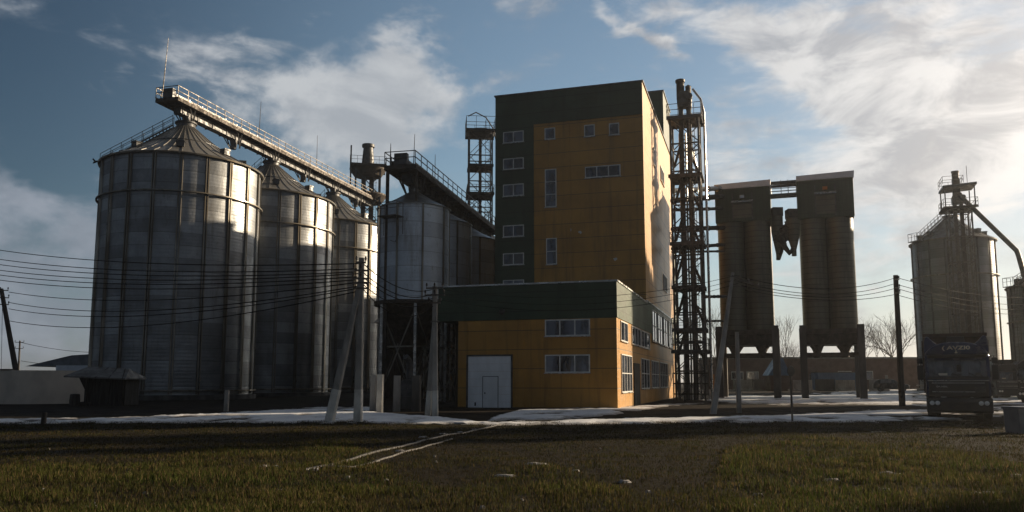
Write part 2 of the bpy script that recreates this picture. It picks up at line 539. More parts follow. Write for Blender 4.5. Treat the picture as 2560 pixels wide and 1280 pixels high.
# ================================================================== SILOS
def bolt_ring(mb, R, z, w=.16, h=.16, n=96):
    mb.lathe([(R, z), (R + w, z + .03), (R + w, z + h - .03), (R, z + h), (R - .02, z + h), (R - .02, z), (R, z)], n)

def grain_silo(label, x, y, r, H, cone, nseg, rings, mat, cat='grain silo', group=None, a_off=0.0, ladder_az=None, ground=0.0, vents=True, double_ribs=True, name='grain_silo', neck=True, ladder=True):
    t = thing(name, label, cat, (x, y, ground), a_off, group)
    MB().lathe([(r + .35, -.6), (r + .35, .42), (r - .05, .45)], 96).build('foundation', M['concrete_dark'], t, 30)
    n = nseg * 6
    # wall: shallow bulge between stiffeners so the sheets catch light separately
    prof = []
    mb = MB()
    rows = int(H / 1.15)
    base = len(mb.v)
    for i in range(rows + 1):
        z = .45 + (H - .45) * i / rows
        for k in range(n):
            a = 2 * PI * k / n
            rr = r + .02 * math.cos((k % 6) / 6 * 2 * PI + PI) + .012 * noise.noise((math.cos(a) * 4, math.sin(a) * 4, z * .7))
            mb.v.append((rr * math.cos(a), rr * math.sin(a), z))
    for i in range(rows):
        for k in range(n):
            k2 = (k + 1) % n
            mb.f.append((i * n + k, i * n + k2, (i + 1) * n + k2, (i + 1) * n + k))
    mb.build('wall', mat, t, 40)
    for k in range(nseg):
        a = 2 * PI * k / nseg
        ca, sa = math.cos(a), math.sin(a)
        mb = MB()
        for off in ((-.11, .11) if double_ribs else (0,)):
            cx, cy = (r + .07) * ca - off * sa, (r + .07) * sa + off * ca
            w = .075
            pts = [(cx - .08 * ca - w * sa, cy - .08 * sa + w * ca), (cx + .08 * ca - w * .6 * sa, cy + .08 * sa + w * .6 * ca),
                   (cx + .08 * ca + w * .6 * sa, cy + .08 * sa - w * .6 * ca), (cx - .08 * ca + w * sa, cy - .08 * sa - w * ca)]
            mb.prism(pts, .5, H - .05, 'xy')
        mb.build('stiffener', M['stiff' if double_ribs else 'steel'], t)
    for z in rings:
        mb = MB()
        bolt_ring(mb, r + .19, z)
        mb.build('wind_ring', M['stiff'], t, 30)
    mb = MB()
    mb.lathe([(r - .1, H - .02), (r + .32, H - .16), (r + .36, H - .02), (r + .1, H + .1)], 96)
    mb.build('eave', M['stiff'], t, 30)
    # roof: sheets with standing ribs
    r0, r1 = r + .22, .85
    nr = nseg * 2
    mb = MB()
    m_ = 7
    for i in range(m_ + 1):
        q = i / m_
        rr = r0 + (r1 - r0) * q
        zz = H + .02 + cone * (q + .10 * math.sin(q * PI) * -1)
        for k in range(nr * 2):
            a = PI * k / nr
            mb.v.append((rr * math.cos(a), rr * math.sin(a), zz + .015 * noise.noise((rr, a * 3, 1))))
    c = nr * 2
    for i in range(m_):
        for k in range(c):
            mb.f.append((i * c + k, i * c + (k + 1) % c, (i + 1) * c + (k + 1) % c, (i + 1) * c + k))
    for k in range(nr):
        a = 2 * PI * k / nr
        pts = []
        for i in range(m_ + 1):
            q = i / m_
            rr = r0 + (r1 - r0) * q
            pts.append((rr * math.cos(a), rr * math.sin(a), H + .05 + cone * (q - .10 * math.sin(q * PI))))
        for p, q_ in zip(pts, pts[1:]):
            mb.bar(p, q_, .05, .05)
    roof = mb.build('roof', M['roof_metal'], t)
    if neck:
        MB().lathe([(.9, H + cone - .15), (.9, H + cone + .35), (1.05, H + cone + .36), (1.05, H + cone + .5), (.0, H + cone + .62)], 24).build('roof_cap', M['steel'], roof, 30)
    if vents:
        for k in range(8):
            a = 2 * PI * (k + .35) / 8
            q = .3
            rr = r0 + (r1 - r0) * q
            zz = H + cone * (q - .10 * math.sin(q * PI)) + .1
            v = MB()
            v.bx(-.3, .3, -.35, .35, -.1, .35)
            v.prism([(-.42, .35), (.42, .35), (.3, .5), (-.3, .5)], -.36, .36, 'yz')
            o = v.build('roof_vent', M['steel'], t, loc=(rr * math.cos(a), rr * math.sin(a), zz))
            o.rotation_euler = (0, math.atan2(cone, r), a)
            o.rotation_euler = (0, 0, a)
        mb = MB()
        rr = .86
        mb.ring(r0 * .46, H + cone * .5 - .03 + .12, .06, .06, 48)
        mb.build('roof_ring', M['steel'], roof)
    if ladder_az is not None:
        a = ladder_az - a_off
        ca, sa = math.cos(a), math.sin(a)
        def Q(R, o, z):
            return (R * ca - o * sa, R * sa + o * ca, z)
        mb = MB()
        if ladder:
          for o in (-.25, .25):
            mb.bar(Q(r + .35, o, 1), Q(r + .35, o, H + .9), .05)
        for k in range(int(H / .4) if ladder else 0):
            z = 1.2 + k * .4
            mb.bar(Q(r + .35, -.25, z), Q(r + .35, .25, z), .03)
        for k in range(int(H / 1.2) - 2 if ladder else 0):
            z = 3.2 + k * 1.2
            mb.tube([Q(r + .35, -.25, z), Q(r + .7, -.4, z), Q(r + 1.05, 0, z), Q(r + .7, .4, z), Q(r + .35, .25, z)], .02, 4)
        for o in (-.4, .4) if ladder else ():
            mb.bar(Q(r + .7, o, 3.2), Q(r + .7, o, H + .5), .03)
        if ladder:
            mb.bar(Q(r + 1.05, 0, 3.2), Q(r + 1.05, 0, H + .5), .03)
            mb.build('ladder', M['rail'], t)
        # roof stair with handrail up the cone
        mb = MB()
        for o in (-.4, .4):
            mb.bar(Q(r0, o, H + .15), Q(1.2, o, H + cone + .05), .07, .14)
            mb.bar(Q(r0, o, H + 1.15), Q(1.2, o, H + cone + 1.05), .045)
            mb.bar(Q(r0, o, H + .65), Q(1.2, o, H + cone + .55), .035)
            for k in range(8):
                q = k / 7
                R_ = r0 + (1.2 - r0) * q
                z = H + .1 + cone * q
                mb.bar(Q(R_, o, z), Q(R_, o, z + 1.05), .045)
        for k in range(22):
            q = k / 21
            R_ = r0 + (1.2 - r0) * q
            z = H + .18 + (cone - .1) * q
            mb.bar(Q(R_, -.4, z), Q(R_, .4, z), .1, .04)
        mb.build('roof_stair', M['rail'], roof)
        if not ladder:
            return t
        mb = MB()
        mb.bar(Q(r + .25, 0, H - .1), Q(r + 1.5, 0, H - .1), 1.6, .08)
        for o in (-.78, .78):
            mb.bar(Q(r + .3, o, H + 1.0), Q(r + 1.48, o, H + 1.0), .045)
            for R_ in (r + .35, r + .9, r + 1.46):
                mb.bar(Q(R_, o, H - .05), Q(R_, o, H + 1.0), .045)
        mb.bar(Q(r + 1.46, -.78, H + 1.0), Q(r + 1.46, .78, H + 1.0), .045)
        mb.bar(Q(r + 1.46, -.78, H + .5), Q(r + 1.46, .78, H + .5), .035)
        mb.build('landing', M['rail'], t)
    return t

G_ROW = 'large steel grain silos standing in a row'
SIL = [(-32.7, 77.8, 22.4), (-28.6, 92.8, 22.6), (-24.6, 107.8, 22.4)]
grain_silo('largest corrugated steel silo in front, the near end of the long row', *SIL[0][:2], 7.3, SIL[0][2], 4.5, 20, (SIL[0][2] - 3.7, .75), M['silo'], group=G_ROW, a_off=.05, ladder_az=rad(196), ladder=False)
grain_silo('second large steel silo of the row, half hidden behind the largest one', *SIL[1][:2], 7.3, SIL[1][2], 4.5, 20, (SIL[1][2] - 3.7, .75), M['silo'], group=G_ROW, a_off=.12, ladder_az=rad(160))
grain_silo('rearmost large steel silo of the row, below the end of the long conveyor', *SIL[2][:2], 7.3, SIL[2][2], 4.5, 20, (SIL[2][2] - 3.7, .75), M['silo'], group=G_ROW, a_off=.02, ladder_az=rad(150))
grain_silo('tall grey silo behind the parked truck, with an elevator tower up its front', 61.3, 110, 5.1, 20.6, 3.3, 16, (15.6, .8), M['silo_far'], a_off=.1, ladder_az=rad(195), ground=.25, double_ribs=False, group='grey silos on the right of the yard')
grain_silo('dark silo cut by the photo edge, fed by the long sloping spout', 66.2, 97.5, 4.6, 13.0, 2.2, 14, (8.6, .8), M['silo_far'], a_off=.3, ladder_az=rad(190), ground=.2, double_ribs=False, group='grey silos on the right of the yard')

grain_silo('added grey silo, unseen beyond the right edge of the view, shading the annex side', 63.0, 84.5, 5.0, 24, 3.4, 16, (14, .8), M['silo_far'], a_off=.2, ground=.0, double_ribs=False, group='grey silos on the right of the yard')  # added out of view to throw shade on the annex side
grain_silo('added grey silo, unseen far beyond the right edge of the view, shading the left snow', 56.0, 63.5, 5.0, 24, 3.4, 16, (14, .8), M['silo_far'], a_off=.5, ground=.0, double_ribs=False, group='grey silos on the right of the yard')  # put out of view, tall enough to shade the left snow strip

# ---- small hopper silos on frames
def hopper_silo(label, x, y, r, zb, H, cone, a_off, platform=False):
    t = thing('hopper_silo', label, 'hopper silo', (x, y, 0), a_off, 'smaller hopper silos beside the mill')
    n = 72
    mb = MB()
    rows = 8
    for i in range(rows + 1):
        z = zb + (H - zb) * i / rows
        for k in range(n):
            a = 2 * PI * k / n
            rr = r + .012 * noise.noise((math.cos(a) * 3, math.sin(a) * 3, z * .6 + x))
            mb.v.append((rr * math.cos(a), rr * math.sin(a), z))
    for i in range(rows):
        for k in range(n):
            mb.f.append((i * n + k, i * n + (k + 1) % n, (i + 1) * n + (k + 1) % n, (i + 1) * n + k))
    mb.build('wall', M['hopper_silo'], t, 40)
    for k in range(9):
        a = 2 * PI * k / 9
        MB().bar(((r + .05) * math.cos(a), (r + .05) * math.sin(a), zb), ((r + .05) * math.cos(a), (r + .05) * math.sin(a), H), .13, .1, (math.cos(a), math.sin(a), 0)).build('stiffener', M['stiff'], t)
    MB().lathe([(r + .15, H - .02), (r + .15, H + .03), (r * .55, H + cone * .5), (.35, H + cone), (.35, H + cone + .25), (0, H + cone + .3)], 36).build('roof', M['roof_metal'], t, 25)
    mb = MB()
    mb.ring(r - .02, zb - .18, .2, .3, 48)
    mb.build('support_ring', M['rust'], t)
    MB().lathe([(r - .05, zb - .05), (.35, 3.4), (.35, 2.6)], 36).build('hopper', M['rust'], t, 30)
    for k in range(6):
        a = 2 * PI * (k + .5) / 6
        c, s_ = math.cos(a) * r, math.sin(a) * r
        MB().bar((c, s_, -.3), (c, s_, zb - .18), .2).build('leg', M['bright'], t)
        a2 = 2 * PI * (k + 1.5) / 6
        c2, s2 = math.cos(a2) * r, math.sin(a2) * r
        b_ = MB()
        b_.bar((c, s_, .6), (c2, s2, zb - .6), .09)
        b_.bar((c2, s2, .6), (c, s_, zb - .6), .09)
        b_.bar((c, s_, 4.4), (c2, s2, 4.4), .12)
        b_.build('brace', M['stiff'], t)
    if platform:
        # inspection platform and cables hanging on the near left shoulder
        mb = MB()
        a = rad(235)
        ca, sa = math.cos(a), math.sin(a)
        def Q(R, o, z):
            return (R * ca - o * sa, R * sa + o * ca, z)
        mb.bar(Q(r + .1, 0, H - 1.2), Q(r + 1.2, 0, H - 1.2), 1.8, .07)
        for o in (-.88, .88):
            for R_ in (r + .2, r + 1.15):
                mb.bar(Q(R_, o, H - 2.6), Q(R_, o, H - .1), .06)
            mb.bar(Q(r + .2, o, H - .1), Q(r + 1.15, o, H - .1), .05)
        mb.bar(Q(r + 1.15, -.88, H - .1), Q(r + 1.15, .88, H - .1), .05)
        mb.bar(Q(r + 1.15, -.88, H - .6), Q(r + 1.15, .88, H - .6), .04)
        mb.tube([Q(r + .3, .5, H - 1.2), Q(r + .35, .6, H - 2.6), Q(r + .2, .2, H - 3.2), Q(r + .15, -.3, H - 3.0)], .03, 5)
        mb.build('inspection_platform', M['rail'], t)
    return t
hopper_silo('pale hopper silo on a dark frame between the leaning poles, nearest of three', -8.25, 66, 2.97, 8.0, 15.9, 1.6, .2, True)
hopper_silo('middle hopper silo, a strip of pale sheet beside the nearest one', -6.75, 72.6, 2.97, 8.0, 15.9, 1.6, .5)
hopper_silo('hindmost hopper silo in shadow against the dark green stair wall', -4.5, 79.4, 2.97, 8.0, 15.6, 1.5, .3)

# dark intake house behind the frames
t = thing('intake_house', 'dark boarded intake house behind the legs of the hopper silos', 'shed', (-8.2, 84.5, 0), -.2)
MB().bx(-6.2, 6.4, 0, 5, -.3, 7.9).build('wall', M['shed_wood'], t)
MB().prism([(-.5, 7.9), (5.5, 7.9), (2.5, 9.2)], -6.6, 6.8, 'yz').build('roof', M['shed_roof'], t)
mb = MB()
for k in range(9):
    mb.bx(-6 + k * 1.5, -5.88 + k * 1.5, -.08, -.003, -.2, 7.8)
mb.build('batten', M['rust'], t)

# ---- twin silo blocks with green heads on tall legs
def tube_block(label, cx, cy, w, zl, zt, zr, rz, lamp=False):
    t = thing('silo_block', label, 'silo block', (cx, cy, 0), rz, 'brown twin-tube silo blocks on legs')
    r = w / 4 - .03
    for sx in (-1, 1):
        for sy in (-1, 1):
            o = MB().lathe([(r, zl), (r, zt)], 40).build('silo_tube', M['tube'], t, 40, loc=(sx * w / 4, sy * w / 4, 0))
            mb = MB()
            for k in range(1, 6):
                z = zl + (zt - zl) * k / 6
                mb.ring(r - .01, z, .018, .04, 40)
            mb.build('hoop', M['tube'], o)
            MB().lathe([(r, zl - .003), (.3, zl - 2.3), (.3, zl - 2.7)], 24).build('hopper', M['rust'], o, 40)
    h = w / 2
    head = MB().bx(-h - .05, h + .05, -h - .05, h + .05, zt - .06, zr).build('head_house', M['green_side'], t, bevel=.02)
    # pitched pale roof edge, slight slope
    mb = MB()
    mb.prism([(-h - .1, zr + .003), (h + .12, zr + .003), (h + .16, zr + .62), (-h - .08, zr + .5)], -h - .3, h + .3, 'xz')
    mb.build('roof', M['flash'], t)
    # canopy and door recess in front
    mb = MB()
    for x in (-h * .36, h * .36):
        mb.bx(x - .05, x + .05, -h - .1, -h - .053, zt + .1, zr - .5)
    mb.build('door_frame', M['steel'], head)
    MB().bx(-h * .34, h * .34, -h - .075, -h - .053, zt + .3, zr - 1.6).build('hatch', M['tube'], head)
    cn = MB().prism([(-h - .7, zr - 1.45), (-h - .053, zr - 1.2), (-h - .053, zr - 1.28), (-h - .7, zr - 1.53)], -h * .4, h * .4, 'yz').build('canopy', M['bright'], head)
    MB().bx(-.22, .22, -h - .35, -h - .054, zr - 1.05, zr - .75).build('floodlight', M['orange_paint'] if lamp else M['bright'], head)
    # boarded hopper deck under the tubes
    MB().bx(-h + .25, h - .25, -h + .3, h - .3, zl - 1.5, zl - .46).build('hopper_deck', M['rust'], t)
    # ring beam and legs
    mb = MB()
    for s in (-1, 1):
        mb.bx(-h - .1, h + .1, s * h - .15, s * h + .15, zl - .45, zl - .05)
        mb.bx(s * h - .15, s * h + .15, -h + .153, h - .153, zl - .45, zl - .05)
        mb.bx(-h, h, s * h - .12, s * h + .12, zl - 2.62, zl - 2.3)
    mb.build('ring_beam', M['rust'], t)
    for sx in (-1, 1):
        for sy in (-1, 1):
            x, y = sx * (h + .05), sy * (h + .05)
            MB().bx(x - .31, x + .31, y - .31, y + .31, -.4, zl + .35).build('leg', M['concrete_dark'], t, bevel=.03)
    for s in (-1, 1):
        b_ = MB()
        for k in range(4):
            x0, x1 = -h + 2 * h * k / 4, -h + 2 * h * (k + 1) / 4
            za, zb_ = (zl - .45, zl - 2.3) if k % 2 == 0 else (zl - 2.3, zl - .45)
            b_.bar((x0, s * h, za), (x1, s * h, zb_), .17)
        b_.build('brace', M['rust'], t)
    return t
# survey: block fronts about 76-79 m out
ba = (at(1859, 900, 81).x, 81)
bb = (at(2065, 900, 79).x, 79)
tube_block('brown twin-tube silo block with green head, standing next to the elevator frame', ba[0] + .55, ba[1], 5.2, 6.7, 17.6, 20.9, -YAW * 1.15)
tube_block('brown twin-tube silo block with green head, further from the mill, orange lamp under its roof', bb[0] + .55, bb[1], 5.05, 6.7, 17.6, 21.3, -YAW * 1.15, True)
# ================================================================== ELEVATOR TOWERS, GALLERIES, PIPES
def railing_loop(mb, x0, x1, y0, y1, z, h=1.05, step=1.1, w=.045):
    c = [(x0, y0), (x1, y0), (x1, y1), (x0, y1)]
    for (a, b), (c_, d) in zip(c, c[1:] + c[:1]):
        for hh in (h, h * .52):
            mb.bar((a, b, z + hh), (c_, d, z + hh), w)
        L = math.hypot(c_ - a, d - b)
        k = max(1, int(L / step))
        for i in range(k):
            q = i / k
            mb.bar((a + (c_ - a) * q, b + (d - b) * q, z), (a + (c_ - a) * q, b + (d - b) * q, z + h), w)

def lattice_tower(label, x, y, w, zt, plats, rz=0, levels=None, trunk=.5, trunks=2, head=True, ground=0.0, stack=0.0, mat='steel', seed=1, taper=1.0, deck_mat='rust', z_base=-.4, leg_w=.2, ladder=True):
    """plats: (z, half width, rail height)"""
    r_ = random.Random(seed)
    t = thing('elevator_tower', label, 'elevator tower', (x, y, ground), rz, 'steel lattice elevator towers')
    h = w / 2
    levels = levels or max(4, int(zt / (w * 1.15)))
    for sx in (-1, 1):
        for sy in (-1, 1):
            MB().bar((sx * h, sy * h, z_base), (sx * h, sy * h, zt), leg_w, leg_w).build('leg', M[mat], t)
    for i in range(levels):
        za, zb = zt * i / levels, zt * (i + 1) / levels
        mb = MB()
        for k, (a, b) in enumerate((((-h, -h), (h, -h)), ((h, -h), (h, h)), ((h, h), (-h, h)), ((-h, h), (-h, -h)))):
            mb.bar((*a, zb), (*b, zb), leg_w * .75)
            if (i + k) % 2:
                a, b = b, a
            mb.bar((*a, za + .1), (*b, zb - .1), leg_w * .5)
            if r_.random() < .5:
                mb.bar((*b, za + .1), (*a, zb - .1), leg_w * .4)
        mb.build('brace', M[mat], t)
    for k in range(trunks):
        off = (k - (trunks - 1) / 2) * trunk * 1.7
        mb = MB()
        mb.bx(off - trunk / 2, off + trunk / 2, -trunk * .35, trunk * .35, z_base, zt + (1.6 if head else .3))
        for j in range(int(zt / 2.4)):
            z = 1.2 + j * 2.4
            mb.bx(off - trunk / 2 - .05, off + trunk / 2 + .05, -trunk * .35 - .05, trunk * .35 + .05, z, z + .09)
        mb.build('elevator_trunk', M[deck_mat] if k else M[mat], t)
    for (z, hw, rh) in plats:
        mb = MB()
        mb.bx(-hw, hw, -hw, hw, z - .1, z)
        mb.bx(-hw, hw, -hw - .0, -hw + .12, z - .32, z - .103)
        mb.bx(-hw, hw, hw - .12, hw, z - .32, z - .103)
        for q in (-.6, 0, .6):
            mb.bx(hw * q - .06, hw * q + .06, -hw + .123, hw - .123, z - .3, z - .103)
        p = mb.build('platform', M[deck_mat], t)
        if rh:
            mb = MB()
            railing_loop(mb, -hw + .03, hw - .03, -hw + .03, hw - .03, z, rh, 1.0)
            mb.build('railing', M['rail'], p)
    if head:
        zt2 = zt + 1.55
        hd = MB().prism([(-trunk * 1.5, zt2 - .4), (trunk * 1.5, zt2 - .4), (trunk * 1.6, zt2 + .5), (trunk * .9, zt2 + 1.1), (-trunk * .9, zt2 + 1.1), (-trunk * 1.6, zt2 + .5)], -.45, .45, 'xz').build('elevator_head', M[mat], t, bevel=.04)
        MB().tube([(trunk * 1.2, -.5, zt2 + .4), (trunk * 1.2, -1.0, zt2 + .4)], .28, 12).build('drive_motor', M['steel'], hd, 40)
    if stack:
        zs = zt + (2.4 if head else 0)
        MB().lathe([(.85, zs - .4), (.82, zs + .2), (.62, zs + stack), (.78, zs + stack), (.78, zs + stack + .25), (.1, zs + stack + .3)], 20).build('exhaust_stack', M['bright'], t, 30)
    if ladder:
        mb = MB()
        x0 = h * .55
        for o in (-.22, .22):
            mb.bar((x0 + o, -h - .25, .2), (x0 + o, -h - .25, zt + 1), .045)
        for k in range(int(zt / .4)):
            mb.bar((x0 - .22, -h - .25, .4 + k * .4), (x0 + .22, -h - .25, .4 + k * .4), .028)
        for k in range(int(zt / 1.3) - 1):
            z = 2.6 + k * 1.3
            mb.tube([(x0 - .24, -h - .25, z), (x0 - .36, -h - .6, z), (x0, -h - .95, z), (x0 + .36, -h - .6, z), (x0 + .24, -h - .25, z)], .02, 4)
        mb.build('ladder', M['rail'], t)
    return t

# tower between the silo row and the hopper silos: drum-shaped decks and a broad stack
X1, Y1 = at(918, 500, 119).x, 119
zA = at(918, 362, Y1).z
t1 = lattice_tower('round-decked elevator tower with broad tapering stack, between the silo row and the hopper silos', X1, Y1, 3.6, zA - 4.2, [(zA - 3.6, 2.7, 1.1)], 0.2, trunk=.7, seed=3, head=False, leg_w=.26)
for z, r in ((zA - 3.9, 2.75), (zA - 8.0, 2.9), (zA - 13.0, 2.6)):
    MB().lathe([(.6, z - 1.2), (r * .75, z - 1.1), (r, z - .1), (r, z + .12), (.6, z + .14)], 24).build('round_deck', M['rust'], t1, 30)
MB().lathe([(.95, zA - 3.75), (.92, zA - 2.6), (.72, zA - .4), (.95, zA - .4), (.95, zA), (.1, zA + .1)], 20).build('exhaust_stack', M['steel'], t1, 30)
MB().bar((-2.55, -1.6, zA - 9), (-2.55, -1.6, zA - .7), .22).build('mast', M['rail'], t1)
# tower left of the mill, thin lattice
X2, Y2 = at(1200, 500, 93).x, 93
zB = at(1200, 332, Y2).z
t2 = lattice_tower('slender open lattice tower just left of the mill roof, with half-round top deck', X2, Y2, 2.7, zB, [(zB, 1.75, 1.5), (zB - 4.2, 1.5, 0), (zB - 7.6, 1.6, .9)], 0.1, trunk=.34, trunks=1, head=False, seed=5, mat='rail', leg_w=.15)
MB().lathe([(.3, zB - .55), (1.55, zB - .4), (1.8, zB - .1), (1.8, zB + .06), (.3, zB + .07)], 20, ).build('round_deck', M['steel'], t2, 30)
MB().tube([(-1.5, -1.2, zB + 1.6), (-.6, -1.2, zB + 2.1), (.6, -1.2, zB + 1.5), (1.5, -1.0, zB + .2), (1.8, -1, zB - 1.2)], .07, 6).build('guard_hoop', M['rail'], t2)
# big frame on the right of the mill
X3, Y3 = at(1728, 900, 71.5).x, 71.5
zC = at(1728, 300, Y3).z
t3 = lattice_tower('massive dark elevator frame standing against the sunlit right wall of the mill', X3, Y3, 2.5, zC, [(z, hw, rh) for z, hw, rh in
                   ((zC, 1.55, 1.1), (zC - 5.4, 1.5, 0), (zC - 11.6, 1.5, .9), (zC - 15.5, 1.45, 0), (zC - 19.3, 1.5, .9), (4.4, 1.6, 1.0))],
                   -YAW, levels=10, trunk=.42, trunks=2, seed=8, leg_w=.17, deck_mat='steel')
mb = MB()
for k in range(5):
    x0 = -1.2 + k * .55
    mb.tube([(x0, 1.45, -.2), (x0, 1.45, 12 + k * 2.2), (x0 * .5, .8, 14.5 + k * 2.2), (x0 * .5, .8, zC - 1)], .09 + .03 * (k % 2), 7)
mb.build('spout_pipe', M['bright'], t3, 40)
mb = MB()
for k in range(6):
    mb.tube([(.3, .3, zC - 3 - 3.4 * k), (1.1, .1, zC - 5.0 - 3.4 * k), (1.25, .0, zC - 6.3 - 3.4 * k)], .13, 7)
    mb.tube([(-.3, -.3, zC - 2 - 3.4 * k), (-1.0, -.8, zC - 4.6 - 3.4 * k)], .12, 7)
mb.build('branch_pipe', M['rust'], t3, 40)
MB().tube([(1.75, -.6, -.2), (1.75, -.6, zC + .3), (1.5, -.6, zC + 1.6), (.8, -.5, zC + 2.7)], .11, 8).build('dust_pipe', M['bright'], t3, 40)
mb = MB()
mb.lathe([(.36, zC + 2.0), (.36, zC + 3.6), (.44, zC + 3.62), (.44, zC + 3.85), (.05, zC + 3.9)], 14, -.35, 0)
mb.lathe([(.26, zC + 1.0), (.26, zC + 3.2), (.3, zC + 3.22), (.05, zC + 3.4)], 12, .35, .2)
mb.build('exhaust_stack', M['rust'], t3, 30)
mb = MB()
for k in range(3):
    mb.bx(-1.5, 1.5, -1.47, -1.41, .5 + k * .9, .62 + k * .9)
for k in range(11):
    mb.bx(-1.5 + k * .3, -1.44 + k * .3, -1.40, -1.36, -.2, 3.1)
mb.build('base_fence', M['shed_wood'], t3)
# tower in front of the silo behind the truck
X4, Y4 = at(2398, 560, 103).x, 103
zD = at(2392, 525, Y4).z - .6
t4 = lattice_tower('elevator tower with small roofed head deck, rising in front of the silo behind the truck', X4, Y4, 2.6, zD, [(zD + .6, 2.0, 1.0)], -.35, trunk=.45, trunks=2, seed=12, ground=.2, mat='rail', leg_w=.17)
zE = zD + .6
for sx in (-1, 1):
    for sy in (-1, 1):
        MB().bar((sx * 1.7, sy * 1.7, zE), (sx * 1.7, sy * 1.7, zE + 2.6), .13).build('head_post', M['rail'], t4)
MB().prism([(-1.9, zE + 2.5), (2.0, zE + 2.7), (2.0, zE + 3.0), (-1.9, zE + 2.8)], -1.9, 1.9, 'xz').build('head_roof', M['steel'], t4)
mb = MB()
mb.bx(-.5, .3, -.4, .4, zE + .9, zE + 4.0)
mb.lathe([(.42, zE + 3.9), (.42, zE + 4.8), (.48, zE + 4.82), (.48, zE + 5.0), (.05, zE + 5.05)], 14, -.1, 0)
mb.build('exhaust_stack', M['rust'], t4, 30)
mb = MB()
railing_loop(mb, -1.9, .5, -1.8, 1.8, zE + 3.0, 1.0, 1.2)
mb.bar((1.0, -1.4, zE + 3.0), (1.0, -1.4, zE + 5.3), .05)
mb.build('railing', M['rail'], t4)

# sloping spout from that tower to the dark silo at the frame edge
a, b_, c = at(2398, 488, 102.6), at(2541, 626, 99.5), at(2566, 708, 97.8)
one(MB().tube([a, a.lerp(b_, .5), b_, b_ + (c - b_) * .1 + Vector((.1, 0, -.1)), c], .3, 12), 'grain_spout', M['steel'], 'thick grain spout sloping down from the elevator head to the dark silo', 'spout', smooth_deg=40)

# ---- conveyor galleries
def gallery(label, p0, direction, L, w, rods, zdeck, supports, near_loop=True, tilt=0.0, clutter=False):
    rz = math.atan2(direction[1], direction[0]) - PI / 2
    t = thing('conveyor_gallery', label, 'conveyor gallery', (p0[0], p0[1], 0), rz, 'conveyor galleries over the silos')
    h = w / 2
    z = zdeck
    mb = MB()
    mb.bx(-h, h, 0, L, z - .07, z)
    mb.bx(-h - .05, -h + .1, 0, L, z - .38, z - .073); mb.bx(h - .1, h + .05, 0, L, z - .38, z - .073)
    for k in range(int(L / 1.5) + 1):
        mb.bx(-h + .103, h - .103, k * 1.5, k * 1.5 + .14, z - .34, z - .074)
    mb.build('deck', M['rust'], t)
    # trough conveyor slung under and over the deck
    mb = MB()
    mb.bx(-.42, .42, 1.6, L, z - 1.02, z - .39)
    for k in range(int(L / 2.4)):
        mb.bx(-.5, .5, 1.8 + k * 2.4, 1.9 + k * 2.4, z - 1.1, z - .385)
    mb.build('lower_trough', M['steel'], t)
    mb = MB()
    mb.bx(-.35, .35, .6, L, z + .18, z + .66)
    for k in range(int(L / 2.0)):
        mb.bx(-.45, .45, .8 + k * 2, .88 + k * 2, z + .003, z + .72)
    mb.build('conveyor_casing', M['bright'] if not clutter else M['steel'], t)
    MB().bx(-.55, .55, .1, .58, z + .05, z + 1.0).build('drive_box', M['steel'], t, bevel=.03)
    for s in (-1, 1):
        mb = MB()
        for hh in (1.1, .58):
            mb.bar((s * h, 0, z + hh), (s * h, L, z + hh), .06)
        mb.bar((s * h, 0, z + .08), (s * h, L, z + .08), .02, .15)
        r = mb.build('railing', M['rail'], t)
        for k in range(int(L / 1.5) + 1):
            MB().bar((s * h, k * 1.5, z), (s * h, k * 1.5, z + 1.13), .055).build('post', M['rail'], r)
    mb = MB()
    for hh in (1.1, .58):
        mb.bar((-h, 0, z + hh), (h, 0, z + hh), .06)
    mb.build('end_rail', M['rail'], t)
    for y in supports:
        mb = MB()
        for s in (-1, 1):
            mb.bar((s * h * .8, y, z - .38), (s * h * .45, y + .3, z - 1.9), .13)
            mb.bar((s * h * .8, y - .8, z - .38), (s * h * .5, y + .2, z - 1.7), .08)
        mb.tube([(0, y, z - 1.0), (0, y, z - 2.0)], [.42, .3], 12)
        mb.build('support', M['steel'], t)
    for y, hh, lean in rods:
        mb = MB()
        mb.tube([(-h * .98, y, z), (-h * .98 + lean, y, z + 1.3)], .06, 6)
        mb.tube([(-h * .98 + lean, y, z + 1.3), (-h * .98 + lean * (1 + hh / 5), y, z + hh)], [.05, .022], 6)
        mb.build('lightning_rod', M['rail'], t)
    if clutter:
        r_ = random.Random(4)
        for k in range(int(L / 1.3)):
            y = 1.2 + k * 1.3
            MB().bx(-h * .9, -h * .9 + .5 + .3 * r_.random(), y, y + .5 + .4 * r_.random(), z + .01, z + .5 + .5 * r_.random()).build('drive_unit', M['bright'] if k % 3 else M['rust'], t, bevel=.02)
    # cable tray with sagging leads along the near side
    mb = MB()
    pts = []
    for k in range(int(L / 1.0) + 1):
        pts.append((-h - .12, k * 1.0, z + .2 - .16 * abs(math.sin(k * PI / 3.0 + .4))))
    mb.tube(pts, .035, 5)
    mb.build('cable_run', M['bright'], t)
    return t

